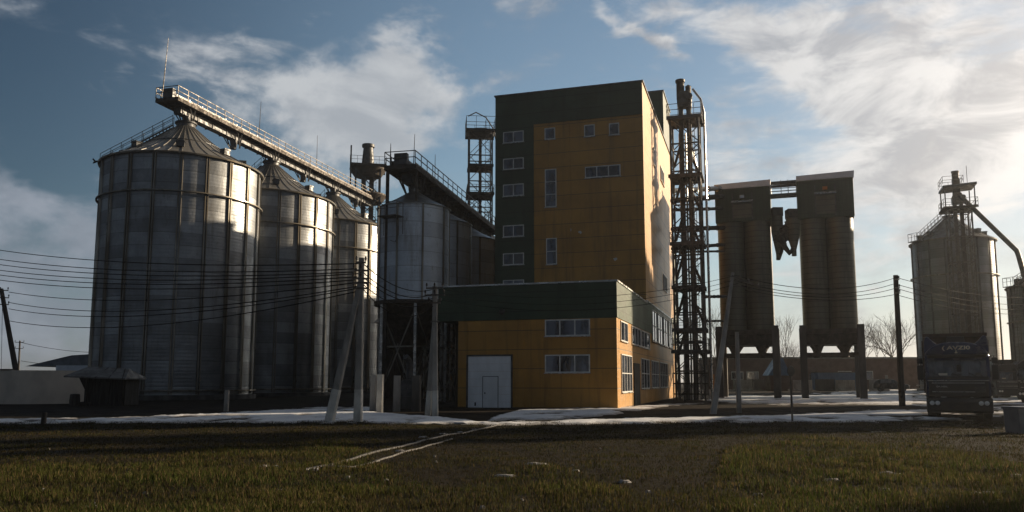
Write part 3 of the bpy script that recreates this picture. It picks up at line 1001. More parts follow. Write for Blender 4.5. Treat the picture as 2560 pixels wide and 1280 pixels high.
zg = at(402, 277, 74.6).z
d1 = Vector((SIL[2][0] - SIL[0][0], SIL[2][1] - SIL[0][1])).normalized()
p1 = Vector(SIL[0][:2]) - d1 * 3.0
ZG = 22.4 + 4.5 + 2.1
gallery('long railed conveyor gallery running over the roofs of the three large silos', p1, d1, 45.5, 2.5, [(.6, 6.4, .25), (17.5, 5.8, .1), (31.5, 5.9, .0)], ZG, [3.0, 18.5, 34.0, 11, 26, 41])
d2 = Vector((1.45, 6.55)).normalized()
p2 = Vector((-8.35, 66)) - d2 * 3.2
ZG2 = 15.9 + 1.6 + 1.5
gallery('shorter cluttered conveyor gallery over the hopper silos, ending at the mill', p2, d2, 31, 2.6, [(1.2, 2.2, 0), (6.5, 4.6, .1), (13.0, 4.6, .0)], ZG2, [3.2, 9.8, 16.5, 22], clutter=True)
# support tower legs of the shorter gallery, near end
mb = MB()
one(MB().bar((p2.x - 1.1, p2.y + .9, -.3), (p2.x - 1.1, p2.y + .9, ZG2 - .39), .26), 'gallery_column', M['rust'], 'steel column standing under the near left corner of the shorter gallery', 'steel column')
one(MB().bar((p2.x + 1.3, p2.y + .5, -.3), (p2.x + 1.3, p2.y + .5, ZG2 - .39), .2), 'gallery_column', M['rust'], 'thinner steel column in front of the pale hopper silo, under the shorter gallery', 'steel column')

# ---- pipes and walkways from the elevator frame to the silo blocks
def link(name, label, p, q, r, mat, cat, sag=0, group=None):
    p, q = Vector(p), Vector(q)
    pts = [p.lerp(q, k / 6) - Vector((0, 0, sag * 4 * (k / 6) * (1 - k / 6))) for k in range(7)]
    mb = MB()
    mb.tube(pts, r, 12)
    for k in range(1, 6):
        d = (q - p).normalized() * .04
        mb.tube([pts[k] - d, pts[k] + d], r * 1.25, 12)
    return one(mb, name, M[mat], label, cat, group, smooth_deg=40)
GP = 'transfer pipes between the mill and the first silo block'
xA, yA = ba[0] - 2.8, ba[1]
bxs = (15.6, 76)
for k, (py0, py1, r, mt, lab) in enumerate(((477, 470, .24, 'bright', 'bright uppermost transfer pipe from the mill wall past the elevator frame'),
                                        (502, 490, .27, 'steel', 'dark transfer pipe just under the bright uppermost one'),
                                        (525, 521, .16, 'steel', 'thin transfer pipe halfway down the green head of the first silo block'),
                                        (573, 569, .22, 'rust', 'rusty transfer pipe at the bottom of the green head'),
                                        (622, 611, .17, 'rust', 'slanting rusty transfer pipe, the steepest of those at the tube tops'),
                                        (630, 628, .11, 'steel', 'slim level transfer pipe close below the slanting rusty one'))):
    link('transfer_pipe', lab, at(1680, py0, 76), at(1815, py1, 79.5), r, mt, 'transfer pipe', 0, GP)
link('transfer_pipe', 'lone grey beam-like pipe low across the gap, above the bare tree', at(1755, 742, 77), at(1815, 741, 79), .14, 'steel', 'transfer pipe', 0, GP)
link('transfer_pipe', 'lowest thin pipe across the gap, in front of the bare tree crown', at(1755, 803, 77), at(1815, 802, 79), .1, 'rust', 'transfer pipe', 0, GP)
# walkway between the two blocks
pa, pb = at(1920, 492, 80), at(2000, 488, 79)
L = (pb - pa).length
wk = thing('link_walkway', 'open railed walkway high between the two brown silo blocks', 'walkway', (pa.x, pa.y, 0), math.atan2(pb.y - pa.y, pb.x - pa.x))
MB().bx(0, L, -.6, .6, pa.z - .12, pa.z + .12).build('deck', M['steel'], wk)
mb = MB()
for s in (-.6, .6):
    for hh in (.35, .65):
        mb.bar((0, s, pa.z + hh), (L, s, pa.z + hh), .06)
    for q in (.42, .64):
        mb.bar((L * q, s, pa.z), (L * q, s, pa.z + 1.5), .06)
mb.build('railing', M['rail'], wk)
MB().tube([(0, 0, pa.z + 1.0), (L, 0, pa.z + 1.02)], .14, 10).build('pipe', M['steel'], wk, 40)
MB().bx(0, L, -.4, .4, pa.z + 1.25, pa.z + 1.45).build('conveyor_casing', M['steel'], wk)
# dust filters hung between the blocks
def cyclone(label, x, y, z0, z1, r, lean):
    t = thing('dust_cyclone', label, 'dust cyclone', (x, y, 0), 0, 'dust cyclones hung on the silo blocks')
    MB().bx(-r * .9, r * .9, -r * .8, r * .8, z1 - .9, z1).build('inlet_box', M['rust'], t, bevel=.03)
    MB().lathe([(r, z1 - .9), (r, z1 - 2.4), (r * .35, z0 + .6), (r * .35, z0)], 20).build('body', M['tube'], t, 30)
    MB().tube([(0, 0, z0 + .8), (lean * .5, 0, z0 + .3), (lean, 0, z0 + .9), (lean * 1.4, 0, z0 + 2.0)], r * .4, 10).build('duct', M['rust'], t, 40)
    return t
cyclone('dark dust cyclone hanging on the right flank of the first silo block', at(1944, 600, 79).x, 79, at(1944, 650, 79).z, at(1944, 520, 79).z, .58, .3)
cyclone('bulky dust cyclone beside the second silo block, with a duct bending across the gap', at(1984, 600, 78).x, 78, at(1984, 640, 78).z, at(1984, 524, 78).z, .66, -.9)
link('cross_duct', 'fat slanting duct joining the two dust cyclones', at(1944, 608, 78.6), at(1984, 556, 78.2), .6, 'rust', 'duct')
# ================================================================== VEHICLES
def text_mesh(body, size, mat, parent, loc, rot, name='lettering', ext=.012, squeeze=1.0):
    cu = bpy.data.curves.new(name, 'FONT')
    cu.body, cu.size, cu.extrude, cu.align_x = body, size, ext, 'CENTER'
    cu.offset = size * .03
    tmp = bpy.data.objects.new('tmp', cu)
    COL.objects.link(tmp)
    dg = bpy.context.evaluated_depsgraph_get()
    me = bpy.data.meshes.new_from_object(tmp.evaluated_get(dg))
    bpy.data.objects.remove(tmp)
    me.materials.clear()
    me.materials.append(mat)
    o = bpy.data.objects.new(name, me)
    COL.objects.link(o)
    o.parent, o.location, o.rotation_euler, o.scale = parent, loc, rot, (squeeze, 1, 1)
    return o

def wheel(parent, x, y, r=.5, w=.32, side=1):
    tp = [(r * .58, -w / 2), (r * .9, -w / 2), (r, -w / 2 + .05), (r, w / 2 - .05), (r * .9, w / 2), (r * .58, w / 2)]
    o = MB().lathe(tp, 28).build('wheel', M['rubber'], parent, 30, loc=(x, y, r))
    o.rotation_euler = (0, PI / 2 * side, 0)
    rim = MB()
    rim.lathe([(r * .6, w * .38), (r * .5, w * .2), (r * .22, w * .22), (r * .2, w * .4), (0.01, w * .42)], 24)
    rim.build('rim', M['steel'], o, 30)
    return o

def lorry(label, loc, rz, paint, cargo, lettering=True, group=None, fairing=True, box_top=3.82):
    t = thing('lorry', label, 'truck', loc, rz, group)
    # cab shell: side profile pushed across the width, rounded
    prof = [(.0, .98), (-.03, 1.78), (.16, 2.5), (.26, 2.82), (.5, 2.96), (2.05, 3.02), (2.1, 2.9), (2.1, .98), (1.5, .98), (1.38, 1.25), (1.05, 1.42), (.72, 1.25), (.6, .98)]
    cab = MB().prism(prof, -1.24, 1.24, 'yz').build('cab', M[paint], t, bevel=.09)
    # windscreen with black surround
    ws = MB().prism([(-.045, 1.86), (-.02, 1.86), (.165, 2.56), (.14, 2.56)], -1.10, 1.10, 'yz').build('windscreen', M['windscreen'], t, bevel=.01)
    mb = MB()
    mb.prism([(-.075, 1.74), (-.035, 1.74), (-.02, 1.855), (-.06, 1.855)], -1.16, 1.16, 'yz')
    mb.build('cowl', M['black'], ws)
    for x in (-.6, .12, .75):
        mb = MB()
        mb.bar((x, -.07, 1.84), (x - .32, -.045, 2.0), .03)
        mb.bar((x - .32, -.04, 1.9), (x - .3, .05, 2.3), .02)
        mb.build('wiper', M['black'], ws)
    # things seen through / on the glass: dashboard mat and pennant
    MB().bx(-.02, .16, -.025, .01, 2.02, 2.36).build('pennant', M['rust'], ws).location = (0, .03, 0)
    for x_, w_, h_, m_ in ((-.55, .34, .1, 'lettering'), (-.05, .4, .07, 'steel'), (.78, .22, .12, 'pipe_white')):
        MB().bx(x_ - w_ / 2, x_ + w_ / 2, -.052, -.03, 1.9, 1.9 + h_).build('dashboard_item', M[m_], ws)
    for s in (-1, 1):
        MB().prism([(.25, 1.9), (1.15, 1.85), (1.15, 2.6), (.38, 2.6)], s * 1.235, s * 1.252, 'yz').build('side_window', M['windscreen'], cab)
        mb = MB()
        mb.bx(s * 1.26, s * 1.285, .2, 1.3, 1.02, 1.06)
        mb.bx(s * 1.255, s * 1.28, 1.25, 1.29, 1.06, 2.6)
        mb.build('door_seam', M['black'], cab)
    # visor bulge over the windscreen and roof spoiler with two horns
    pr = []
    for k in range(13):
        a = -1.18 + 2.36 * k / 12
        pr.append((a, 3.34 - .42 * abs(a / 1.18) ** 3.2))
    vis = MB().prism([(-1.2, 2.78), *pr, (1.2, 2.78)], .02, 1.9, 'xz').build('roof_visor', M[paint], t, bevel=.1)
    MB().bx(-1.12, 1.12, -.1, .02, 2.66, 2.8).build('sun_visor', M['black'], vis, bevel=.03)
    if fairing:
        for s in (-1, 1):
            o = []
            for a, z in ((.5, 3.16), (.7, 3.26), (.88, 3.42), (1.0, 3.58), (1.1, 3.64), (1.18, 3.6), (1.23, 3.4), (1.25, 3.1), (1.25, 2.85), (.5, 2.85)):
                o.append((s * a, z))
            MB().prism(o, .5, 2.0, 'xz').build('roof_fairing', M[paint], t, bevel=.06)
        MB().bx(-.32, .36, .9, 1.9, 3.3, 3.62).build('roof_hatch', M['truck_low'], t, bevel=.03)
    if lettering:
        text_mesh('( AVZI0', .22, M['lettering'], vis, (0, .0, 3.02), (PI / 2, 0, 0), squeeze=1.5)
        text_mesh('EA MBL', .11, M['white_letter'], cab, (-.62, -.055, 1.40), (PI / 2, 0, 0), squeeze=1.2)
        mb = MB()
        mb.prism([(-.05, 2.86), (.05, 2.86), (.05, 2.9), (.02, 2.9), (.02, 2.98), (-.02, 2.98), (-.02, 2.9), (-.05, 2.9)], -.008, .018, 'xz')
        mb.build('badge', M['lettering'], vis)
    # grille with slats
    gr = MB().bx(-1.12, 1.12, -.05, -.005, 1.0, 1.68).build('grille', M['truck_low'], t, bevel=.015)
    for k in range(5):
        z = 1.06 + k * .125
        MB().bx(-1.0, 1.0, -.082, -.053, z, z + .035).build('slat', M['bright' if k in (1, 4) else 'black'], gr)
    MB().bx(-1.16, 1.16, -.09, -.053, 1.66, 1.70).build('trim', M['bright'], gr)
    MB().bx(.62, 1.02, -.095, -.055, 1.18, 1.42).build('marker_plate', M['pipe_white'], gr, bevel=.01)
    # bumper, lamps, step
    bp = MB().prism([(-.14, .3), (.6, .34), (.6, .95), (-.1, .95), (-.2, .8), (-.2, .42)], -1.25, 1.25, 'yz').build('bumper', M['truck_low'], t, bevel=.05)
    MB().bx(-.42, .42, -.225, -.203, .44, .72).build('lower_grille', M['black'], bp)
    MB().bx(-.26, .26, -.25, -.228, .50, .61).build('number_plate', M['pipe_white'] if False else M['truck_low'], bp)
    for s in (-1, 1):
        h = MB().bx(s * .92 - .24, s * .92 + .24, -.228, -.203, .58, .86).build('headlight', M['black'], t, bevel=.02)
        for dx in (-.11, .1):
            l = MB().lathe([(0.001, 0), (.07, .008), (.095, .03), (.1, .05)], 18).build('lens', M['lamp'], h, 40, loc=(s * .92 + dx, -.262, .72))
            l.rotation_euler = (-PI / 2, 0, 0)
        m_ = MB()
        m_.bx(s * 1.42 - .13, s * 1.42 + .13, .12, .24, 1.72, 2.35)
        m_.bx(s * 1.42 - .12, s * 1.42 + .12, .12, .24, 2.42, 2.66)
        mi = m_.build('mirror', M['black'], t, bevel=.03)
        mb = MB()
        mb.tube([(s * 1.22, .25, 2.7), (s * 1.4, .2, 2.74), (s * 1.4, .2, 1.66), (s * 1.22, .25, 1.6)], .02, 6)
        mb.build('bracket', M['steel'], mi)
        wheel(t, s * 1.07, .98, .52, .34, s)
        for y in (4.4, 5.75):
            wheel(t, s * .98, y, .5, .52, s)
        MB().bx(s * .98 - .3, s * .98 + .3, 2.2, 2.9, .55, 1.0).build('fuel_tank', M['steel'], t, bevel=.08)
        MB().bx(s * 1.0 - .3, s * 1.0 + .3, 3.55, 3.6, .25, 1.0).build('mudguard', M['rubber'], t)
    MB().bx(-.45, .45, .4, 7.2, .72, .98).build('chassis', M['black'], t)
    cg = MB()
    cg.prism([(2.35, 1.1), (7.6, 1.1), (7.9, 3.6), (2.35, box_top - .12)], -1.26, 1.26, 'yz')
    body = cg.build('tipper_body', M[cargo], t, bevel=.02)
    mb = MB()
    mb.bx(-1.28, 1.28, 1.9, 2.36, box_top - .14, box_top)
    for k in range(7):
        for s in (-1, 1):
            mb.bx(s * 1.3 - .05, s * 1.3 + .05, 2.5 + k * .8, 2.6 + k * .8, 1.15, box_top - .3)
    mb.build('headboard', M[cargo], body)
    return t

tp = gnd(2401, 1049)
lorry('dark blue tipper lorry facing the camera, cream lettering above its windscreen', (tp.x, tp.y, -.02), rad(-28), 'truck', 'cargo')
lorry('dark lorry parked far back, mostly hidden by the lettered blue one', (at(2522, 900, 78).x, 78, 0), rad(-14), 'truck_low', 'shed_wood', False)
lorry('black lorry cut off by the photo edge below the dark silo', (at(2586, 900, 60).x, 60, 0), rad(-48), 'car', 'shed_wood', False, fairing=False, box_top=3.1)

def car(label, loc, rz):
    t = thing('parked_car', label, 'car', loc, rz)
    prof = [(-2.1, .35), (-2.15, .75), (-1.95, .95), (-1.0, 1.05), (-.4, 1.55), (.2, 1.68), (1.2, 1.66), (1.8, 1.4), (2.05, 1.0), (2.12, .4)]
    b = MB().prism(prof, -.88, .88, 'yz').build('body', M['car'], t, bevel=.08)
    for s in (-1, 1):
        MB().prism([(-.85, 1.08), (-.32, 1.5), (.5, 1.58), (1.3, 1.56), (1.62, 1.15)], s * .875, s * .89, 'yz').build('side_window', M['windscreen'], b)
        for y in (-1.35, 1.3):
            wheel(t, s * .78, y, .34, .22, s)
        MB().bx(s * .62 - .18, s * .62 + .18, -2.17, -2.1, .68, .84).build('headlight', M['lamp'], t, bevel=.02)
    MB().prism([(-1.02, 1.07), (-.98, 1.07), (-.42, 1.55), (-.46, 1.57)], -.74, .74, 'yz').build('windscreen', M['windscreen'], b)
    return t
car('black car parked in front of the brown brick shed, left of the tall bare tree', (at(2225, 900, 106).x, 106, .33), rad(60))

# ================================================================== POLES AND CABLES
def taper(mb, p, q, w0, w1):
    p, q = Vector(p), Vector(q)
    d = (q - p).normalized()
    a = d.cross(Vector((0, 1, 0))).normalized()
    b = d.cross(a).normalized()
    c = .28
    vs = []
    for e, w in ((p, w0), (q, w1)):
        h = w / 2
        for i, j in ((-1, -1 + c), (-1 + c, -1), (1 - c, -1), (1, -1 + c), (1, 1 - c), (1 - c, 1), (-1 + c, 1), (-1, 1 - c)):
            vs.append(e + a * (i * h) + b * (j * h))
    mb.add(vs, [tuple(range(8))[::-1], tuple(range(8, 16))] + [(k, (k + 1) % 8, 8 + (k + 1) % 8, 8 + k) for k in range(8)])
    return mb

def pole(label, base, top, w0, w1, mat, strut=None, strut_at=.85, white=1.25, arms=(), group=None, cat='utility pole'):
    """base/top world points; strut = foot point of a raking leg"""
    base, top = Vector(base), Vector(top)
    t = thing('utility_pole', label, cat, base, 0, group)
    D = top - base
    taper(MB(), (0, 0, -.3), D, w0, w1).build('shaft', M[mat], t)
    if white:
        q = white / D.z
        taper(MB(), D * (.01 / D.z), D * q, w0 + .012, w0 + (w1 - w0) * q + .012).build('painted_base', M['limewash'], t)
    if strut is not None:
        s = Vector(strut) - base
        e = D * strut_at
        st = taper(MB(), s - (e - s).normalized() * .3, e, w0 * 1.02, w1 * 1.05).build('strut', M[mat], t)
        if white:
            q = white / max(.1, (e - s).z)
            taper(MB(), s + (e - s) * .004, s + (e - s) * q, w0 + .02, w0 * 1.0 + .012).build('painted_base', M['limewash'], st)
        mb = MB()
        mb.bar(e + Vector((-w0 * .8, -.12, -.1)), e + Vector((w0 * .8, -.12, -.1)), .07)
        mb.bar(e + Vector((-w0 * .8, .12, -.1)), e + Vector((w0 * .8, .12, -.1)), .07)
        mb.build('clamp', M['rail'], t)
    for (q, l, ang, n) in arms:
        c = D * q
        ax = Vector((math.cos(ang), math.sin(ang), 0))
        arm = MB().bar(c - ax * l + Vector((0, -w1 * .6, 0)), c + ax * l + Vector((0, -w1 * .6, 0)), .07).build('crossarm', M['rail'], t)
        for k in range(n):
            x = (-l + 2 * l * k / (n - 1)) * .95
            o = c + ax * x + Vector((0, -w1 * .6, 0))
            MB().lathe([(.015, .0), (.018, .1), (.05, .11), (.035, .15), (.055, .17), (.035, .21), (.04, .24), (0.001, .27)], 10).build('insulator', M['insul'], arm, 40, loc=o)
    return t

b1 = gnd(895, 1055); s1 = gnd(823, 1056)
T1 = at(904, 645, b1.y)
pole('concrete pole with raking strut in the snow, left of the hopper silos, whitewashed feet', b1, T1, .33, .2, 'concrete', s1, .86, 1.3,
     [(.97, .2, .3, 2), (.92, .3, .3, 3), (.87, .34, .3, 3), (.81, .3, .3, 2)], 'concrete power poles')
b2 = gnd(1088, 1040); s2 = gnd(1070, 1038)
T2 = at(1087, 716, b2.y)
pole('twin-legged concrete pole at the left corner of the low annex', b2, T2, .27, .22, 'concrete', s2, .74, 1.2,
     [(.985, .42, 2.9, 3), (.93, .5, 2.9, 3), (.87, .3, .3, 2)], 'concrete power poles')
b3 = gnd(1848, 1033); s3 = gnd(1781, 1036)
T3 = at(1832, 682, b3.y)
t_ = pole('slim grey pole with long raking strut before the first brown silo block', b3, at(1842, 830, b3.y), .24, .17, 'concrete', None, .9, 0, [], 'concrete power poles')
dd = T3 - b3
s_ = s3 - b3
taper(MB(), s_ - Vector((0, 0, .2)), dd, .3, .15).build('strut', M['concrete'], t_)
arm = MB().bar(dd + Vector((-.1, -.12, -.18)), dd + Vector((1.35, -.12, -.75)), .08).build('crossarm', M['rail'], t_)
for q in (.3, .6, .95):
    MB().lathe([(.018, .0), (.05, .06), (.03, .1), (.055, .14), (0.001, .2)], 10).build('insulator', M['insul'], arm, 40, loc=dd + Vector((-.1 + 1.45 * q, -.12, -.18 - .57 * q)))
b4 = gnd(2256, 1015)
T4 = at(2239, 688, b4.y)
pole('straight dark wooden pole standing between the silo blocks and the truck', b4, T4, .34, .26, 'wood_pole', None, 0, 0, [(.965, .2, .4, 2), (.90, .22, .4, 2), (.86, .22, .4, 2)])
b5 = gnd(57, 1008)
T5 = at(3, 722, b5.y)
t5 = pole('dark leaning pole at the left edge of the photo, in front of the rendered wall', b5, T5, .36, .24, 'wood_pole', None, 0, 1.15, [(.985, .55, .25, 3), (.92, .5, .25, 3), (.86, .4, .25, 2)])
b6 = Vector((at(48, 920, 105).x, 105, .25))
pole('small distant pole with insulators, behind the rendered wall on the left', b6, at(50, 852, 105), .22, .16, 'wood_pole', None, 0, 0, [(.97, .55, .2, 3), (.85, .5, .2, 3)])

def cable(label, p, q, sag, r=.021, group='overhead cables', n=22):
    p, q = Vector(p), Vector(q)
    pts = [p.lerp(q, k / n) - Vector((0, 0, sag * 4 * (k / n) * (1 - k / n))) for k in range(n + 1)]
    return one(MB().tube(pts, r, 5), 'overhead_cable', M['cable'], label, 'cable', group)

ORD = ['topmost', 'second', 'third', 'fourth', 'fifth', 'sixth', 'seventh', 'eighth', 'ninth', 'lowest']
L0 = [(-160, 596, 659, .72), (-160, 620, 672, .74), (-160, 634, 680, .74), (-160, 648, 684, .8), (-160, 660, 692, .82), (-160, 672, 700, .86), (22, 730, 706, .7), (22, 756, 716, .85), (22, 772, 722, .85), (22, 802, 728, .95)]
for i, (px, ya, yb, sag) in enumerate(L0):
    Y0 = b5.y if px > 0 else 60
    cable(('%s of the ten black cables sweeping across the big silos to the strutted pole' % ORD[i]), at(px, ya, Y0), at(896 - (i % 3) * 4, yb, b1.y - .05), sag, .024)
for i, (ya, yb, sag) in enumerate(((660, 724, .45), (682, 735, .5), (694, 745, .5), (712, 752, .55), (724, 764, .8))):
    cable('%s of the five cables from the strutted pole to the annex corner pole' % ('topmost', 'second', 'third', 'fourth', 'lowest')[i], at(909, ya, b1.y - .05), at(1080 + i, yb, b2.y - .05), sag, .02)
for i, (ya, yb, sag) in enumerate(((722, 690, .75), (736, 699, .85), (748, 708, .95))):
    cable('%s of three thin cables strung across the green annex fascia' % ('topmost', 'middle one', 'lowest')[i], at(1092, ya, b2.y - .05), at(1834 + 6 * i, yb, b3.y - .1), sag, .012)
for i, (ya, yb, sag) in enumerate(((688, 696, .72), (704, 710, .68), (714, 722, .6), (725, 737, .45))):
    cable('%s of the four cables crossing in front of the brown silo blocks' % ('topmost', 'second', 'third', 'lowest')[i], at(1836 + 9 * i, ya, b3.y - .1), at(2234, yb, b4.y - .1), sag, .019)
for i, (ya, yb, sag) in enumerate(((695, 742, .5), (712, 760, .5), (722, 772, .55), (738, 782, .55))):
    cable('%s of the four cables from the wooden pole across the grey silo' % ('topmost', 'second', 'third', 'lowest')[i], at(2245, ya, b4.y - .1), at(2600, yb, 75), sag, .02)
for i, (ya, yb) in enumerate(((856, 880), (902, 908))):
    cable('%s of two thin cables leaving the small distant pole' % ('upper', 'lower')[i], at(52, ya, 105), at(300, yb, 112), .5, .03)
cable('thin stay wire hanging straight down beside the dark leaning pole', at(6, 760, b5.y - .3), gnd(2, 985) + Vector((0, 0, .02)), 0, .02)

# ================================================================== SMALL THINGS
# thin sign post
pp = gnd(1981, 1052)
t = thing('sign_post', 'thin dark post with a small round plate, alone before the brown silo blocks', 'sign', pp)
MB().tube([(0, 0, -.2), (0, 0, 2.0)], .045, 8).build('post', M['rail'], t)
o = MB().lathe([(.001, -.01), (.21, -.01), (.22, 0), (.21, .012), (.001, .012)], 20).build('plate', M['black'], t, 30, loc=(0, -.06, 2.06))
o.rotation_euler = (PI / 2, 0, .5)
# short posts
def stub(label, px, py, h, w, mat, dpt=None, cat='post', group=None, name='concrete_post'):
    g_ = gnd(px, py)
    mb = MB()
    taper(mb, (0, 0, -.2), (.02, 0, h), w, w * .92)
    return one(mb, name, M[mat], label, cat, group, loc=g_)
stub('short pale concrete post in front of the gap between the first two silos', 565, 1028, 1.15, .24, 'concrete')
stub('tiny dark stake at the left end of the snow strip', 108, 1060, .45, .16, 'wood_pole', name='wooden_stake', cat='stake')
for i, (px, py, h, w, m_, lab) in enumerate(((932, 1030, 2.0, .34, 'concrete', 'pale concrete block pillar, first from the strutted pole'), (949, 1031, 2.0, .36, 'limewash', 'palest concrete block pillar, second from the strutted pole'),
                                     (991, 1029, 1.95, .38, 'concrete', 'free-standing concrete block pillar midway between the two pole pairs'), (1040, 1029, 1.95, .5, 'concrete_dark', 'darkest and widest concrete block pillar, nearest the annex corner pole'))):
    stub(lab, px, py, h, w, m_, cat='pillar', group='block pillars under the hopper silos', name='block_pillar')
# pump set under the hopper silos
g_ = gnd(1018, 1022)
t = thing('fan_unit', 'dark fan unit with pale duct mouth under the hopper silos', 'fan', g_)
MB().bx(-.5, .5, -.4, .4, -.1, .75).build('base', M['concrete_dark'], t, bevel=.03)
o = MB().lathe([(.05, -.25), (.55, -.25), (.58, 0), (.55, .25), (.05, .25)], 24).build('housing', M['steel'], t, 30, loc=(0, -.1, 1.2))
o.rotation_euler = (PI / 2, 0, 0)
MB().tube([(.1, 0, 1.7), (.1, 0, 2.8), (-.1, -.3, 3.1)], .2, 12).build('duct', M['steel'], t, 40)
# orange barrier by the elevator frame
g_ = gnd(1783, 998)
one(MB().bx(-.1, .1, -.08, .08, .9, 2.3).bx(-.05, .05, -.05, .05, -.1, .897), 'marker_board', M['orange_paint'], 'small orange marker board beside the foot of the elevator frame', 'marker board', loc=(at(1783, 960, 74).x, 74, 0), bevel=.01)
# litter bin at the right edge
g_ = gnd(2553, 1084)
t = thing('litter_bin', 'grey blue open bin at the lower right edge beside the puddles', 'bin', g_, .2)
MB().prism([(-.3, 0), (.3, 0), (.34, .78), (-.34, .78)], -.3, .3, 'xz').build('body', M['bin'], t, bevel=.03)
MB().bx(-.37, .37, -.34, .34, .783, .84).build('lid', M['bin'], t, bevel=.02)
# long pipes lying in the grass
def ground_pipe(label, pts, r, mat):
    P = [gnd(*p) for p in pts]
    Q = []
    for a, b in zip(P, P[1:]):
        for k in range(6):
            v = a.lerp(b, k / 6)
            v.x += .03 * noise.noise((v.x, v.y, 3)); v.z = ground_z(v.x, v.y) + r * .6
            Q.append(v)
    P[-1].z = ground_z(P[-1].x, P[-1].y) + r * .6
    Q.append(P[-1])
    return one(MB().tube(Q, r, 8), 'ground_pipe', M[mat], label, 'pipe', 'pipes lying in the grass', smooth_deg=50)
ground_pipe('long pale pipe lying in the grass, running up towards the white gate', [(765, 1180), (830, 1167), (905, 1143), (1000, 1119), (1100, 1095), (1180, 1078), (1250, 1064)], .032, 'pipe_white')
ground_pipe('shorter broken pipe lying just below the long pale one', [(808, 1173), (880, 1170), (930, 1156), (1000, 1136), (1070, 1117), (1130, 1102)], .026, 'pipe_white')
# kiosk on the left
kb = gnd(252, 1014)
t = thing('well_shed', 'small dark boarded shed with overhanging ridged roof, left of the largest silo', 'shed', kb, .05)
MB().prism([(-1.15, -.3), (1.55, -.3), (1.55, 1.95), (-1.6, 1.95), (-1.15, 1.1)], 0, 2.4, 'xz').build('wall', M['shed_wood'], t)
mb = MB()
top = [(-1.35, .9, 2.68), (1.35, 1.1, 2.52)]
eave = [(-2.25, -.7, 2.02), (1.78, -.6, 1.86), (1.78, 2.9, 1.9), (-2.25, 2.9, 2.05)]
vs = top + eave
vs += [(x_, y_, z_ - .1) for x_, y_, z_ in vs]
fs = [(0, 2, 3, 1), (1, 3, 4), (1, 4, 5, 0), (0, 5, 2)]
fs += [tuple(i + 6 for i in f)[::-1] for f in fs] + [(2, 8, 9, 3), (3, 9, 10, 4), (4, 10, 11, 5), (5, 11, 8, 2)]
mb.add(vs, fs)
rf = mb.build('roof', M['shed_roof'], t)
mb = MB()
for k in range(5):
    x_ = -1.5 + k * .72
    mb.bar((x_ * 1.25 - .1, -.68, 1.98 - .04 * k), (x_ * .8, .95, 2.66 - .035 * k), .05, .05)
mb.build('batten', M['shed_wood'], rf)
for k in range(2):
    MB().bar((-1.0 + k * 2.4, -.06, -.2), (-1.0 + k * 2.4, -.06, 1.95), .12).build('post', M['shed_wood'], t)
MB().bx(-.4, .5, -.05, -.003, -.2, 1.6).build('door', M['shed_wood'], t)
g_ = gnd(186, 1014)
one(MB().lathe([(.3, -.1), (.34, .3), (.3, .75), (.26, .78), (.001, .8)], 20).tube([(.3, 0, .1), (.8, .1, .15), (1.1, 0, .1)], .14, 8), 'water_drum', M['wood_pole'], 'dark drum with a log beside it, left of the boarded shed', 'drum', loc=g_, smooth_deg=40)
# rendered wall with rounded corner, low roofs behind
wy = 58.5
wl = gnd(-60, 1010); z_t = 2.45
t = thing('yard_wall', 'long grey tan rendered wall with a rounded end at the far left', 'wall', (0, 0, 0))
mb = MB()
xe = at(170, 1000, wy).x
mb.bx(wl.x - 4, xe - 4.2, wy, wy + .35, -.3, z_t)
mb.lathe([(4.2, -.3), (4.2, z_t), (3.85, z_t), (3.85, -.3)], 32, xe - 4.2, wy + 4.2, -PI / 2, 0.25)
mb.build('wall', M['plaster'], t, 30)
MB().bx(wl.x - 4, xe - 4.3, wy - .05, wy + .4, z_t + .003, z_t + .1).build('coping', M['concrete_dark'], t)
yb_ = 92
xa, xb = at(85, 900, yb_).x, at(330, 900, yb_).x
t = thing('low_house', 'low house with broad pale grey roof behind the rendered wall and dark shed', 'house', (0, 0, 0))
MB().bx(xa + 1, xb, yb_, yb_ + 8, 0, 2.6).build('wall', M['plaster'], t)
z1, z2 = at(100, 916, yb_).z, at(215, 884, yb_ + 4).z
MB().prism([(xa - .6, z1), (xb + .6, z1), (xb - 1, z2), (xa + 4.6, z2 - .35)], yb_ - .6, yb_ + 8.6, 'xz').build('roof', M['grey_roof'], t)
MB().bx(xa + 3.0, xa + 7, yb_ - .75, yb_ - .61, 2.62, z1 + .1).build('eave', M['flash'], t)
MB().bx(xb - 3.8, xb - 3.1, yb_ + 3.5, yb_ + 4.2, z2 - .2, z2 + .8).build('chimney', M['brick'], t)
# brick shed across the far yard
ys = 133
xa, xb = at(1770, 900, ys).x, at(2330, 900, ys).x
ztop = at(2000, 897, ys).z
t = thing('brick_shed', 'long low brown brick shed closing the yard behind the silo blocks', 'shed', (0, 0, .4))
MB().bx(xa, xb, ys, ys + 9, -.5, ztop - .4).build('wall', M['brick'], t)
MB().bx(xa - .3, xb + .3, ys - .4, ys + 9.4, ztop - .397, ztop - .12).build('roof', M['shed_roof'], t)
for px, w, h, mt in ((1842, 2.0, 1.3, 'glass'), (1880, 2.0, 1.3, 'glass'), (2062, 3.2, 2.4, 'blue'), (2110, 2.2, 1.4, 'glass'), (2165, 2.0, 1.4, 'glass'), (2030, 1.2, 2.3, 'shed_wood'), (2130, 1.2, 2.3, 'shed_wood')):
    x = at(px, 900, ys).x
    z0 = .2 if h > 2 else 1.6
    f = MB().bx(x - w / 2, x + w / 2, ys - .08, ys - .003, z0, z0 + h).build('window' if mt == 'glass' else 'door', M['white_frame' if mt == 'glass' else 'steel'], t)
    MB().bx(x - w / 2 + .1, x + w / 2 - .1, ys - .11, ys - .083, z0 + .1, z0 + h - .1).build('pane', M[mt], f)
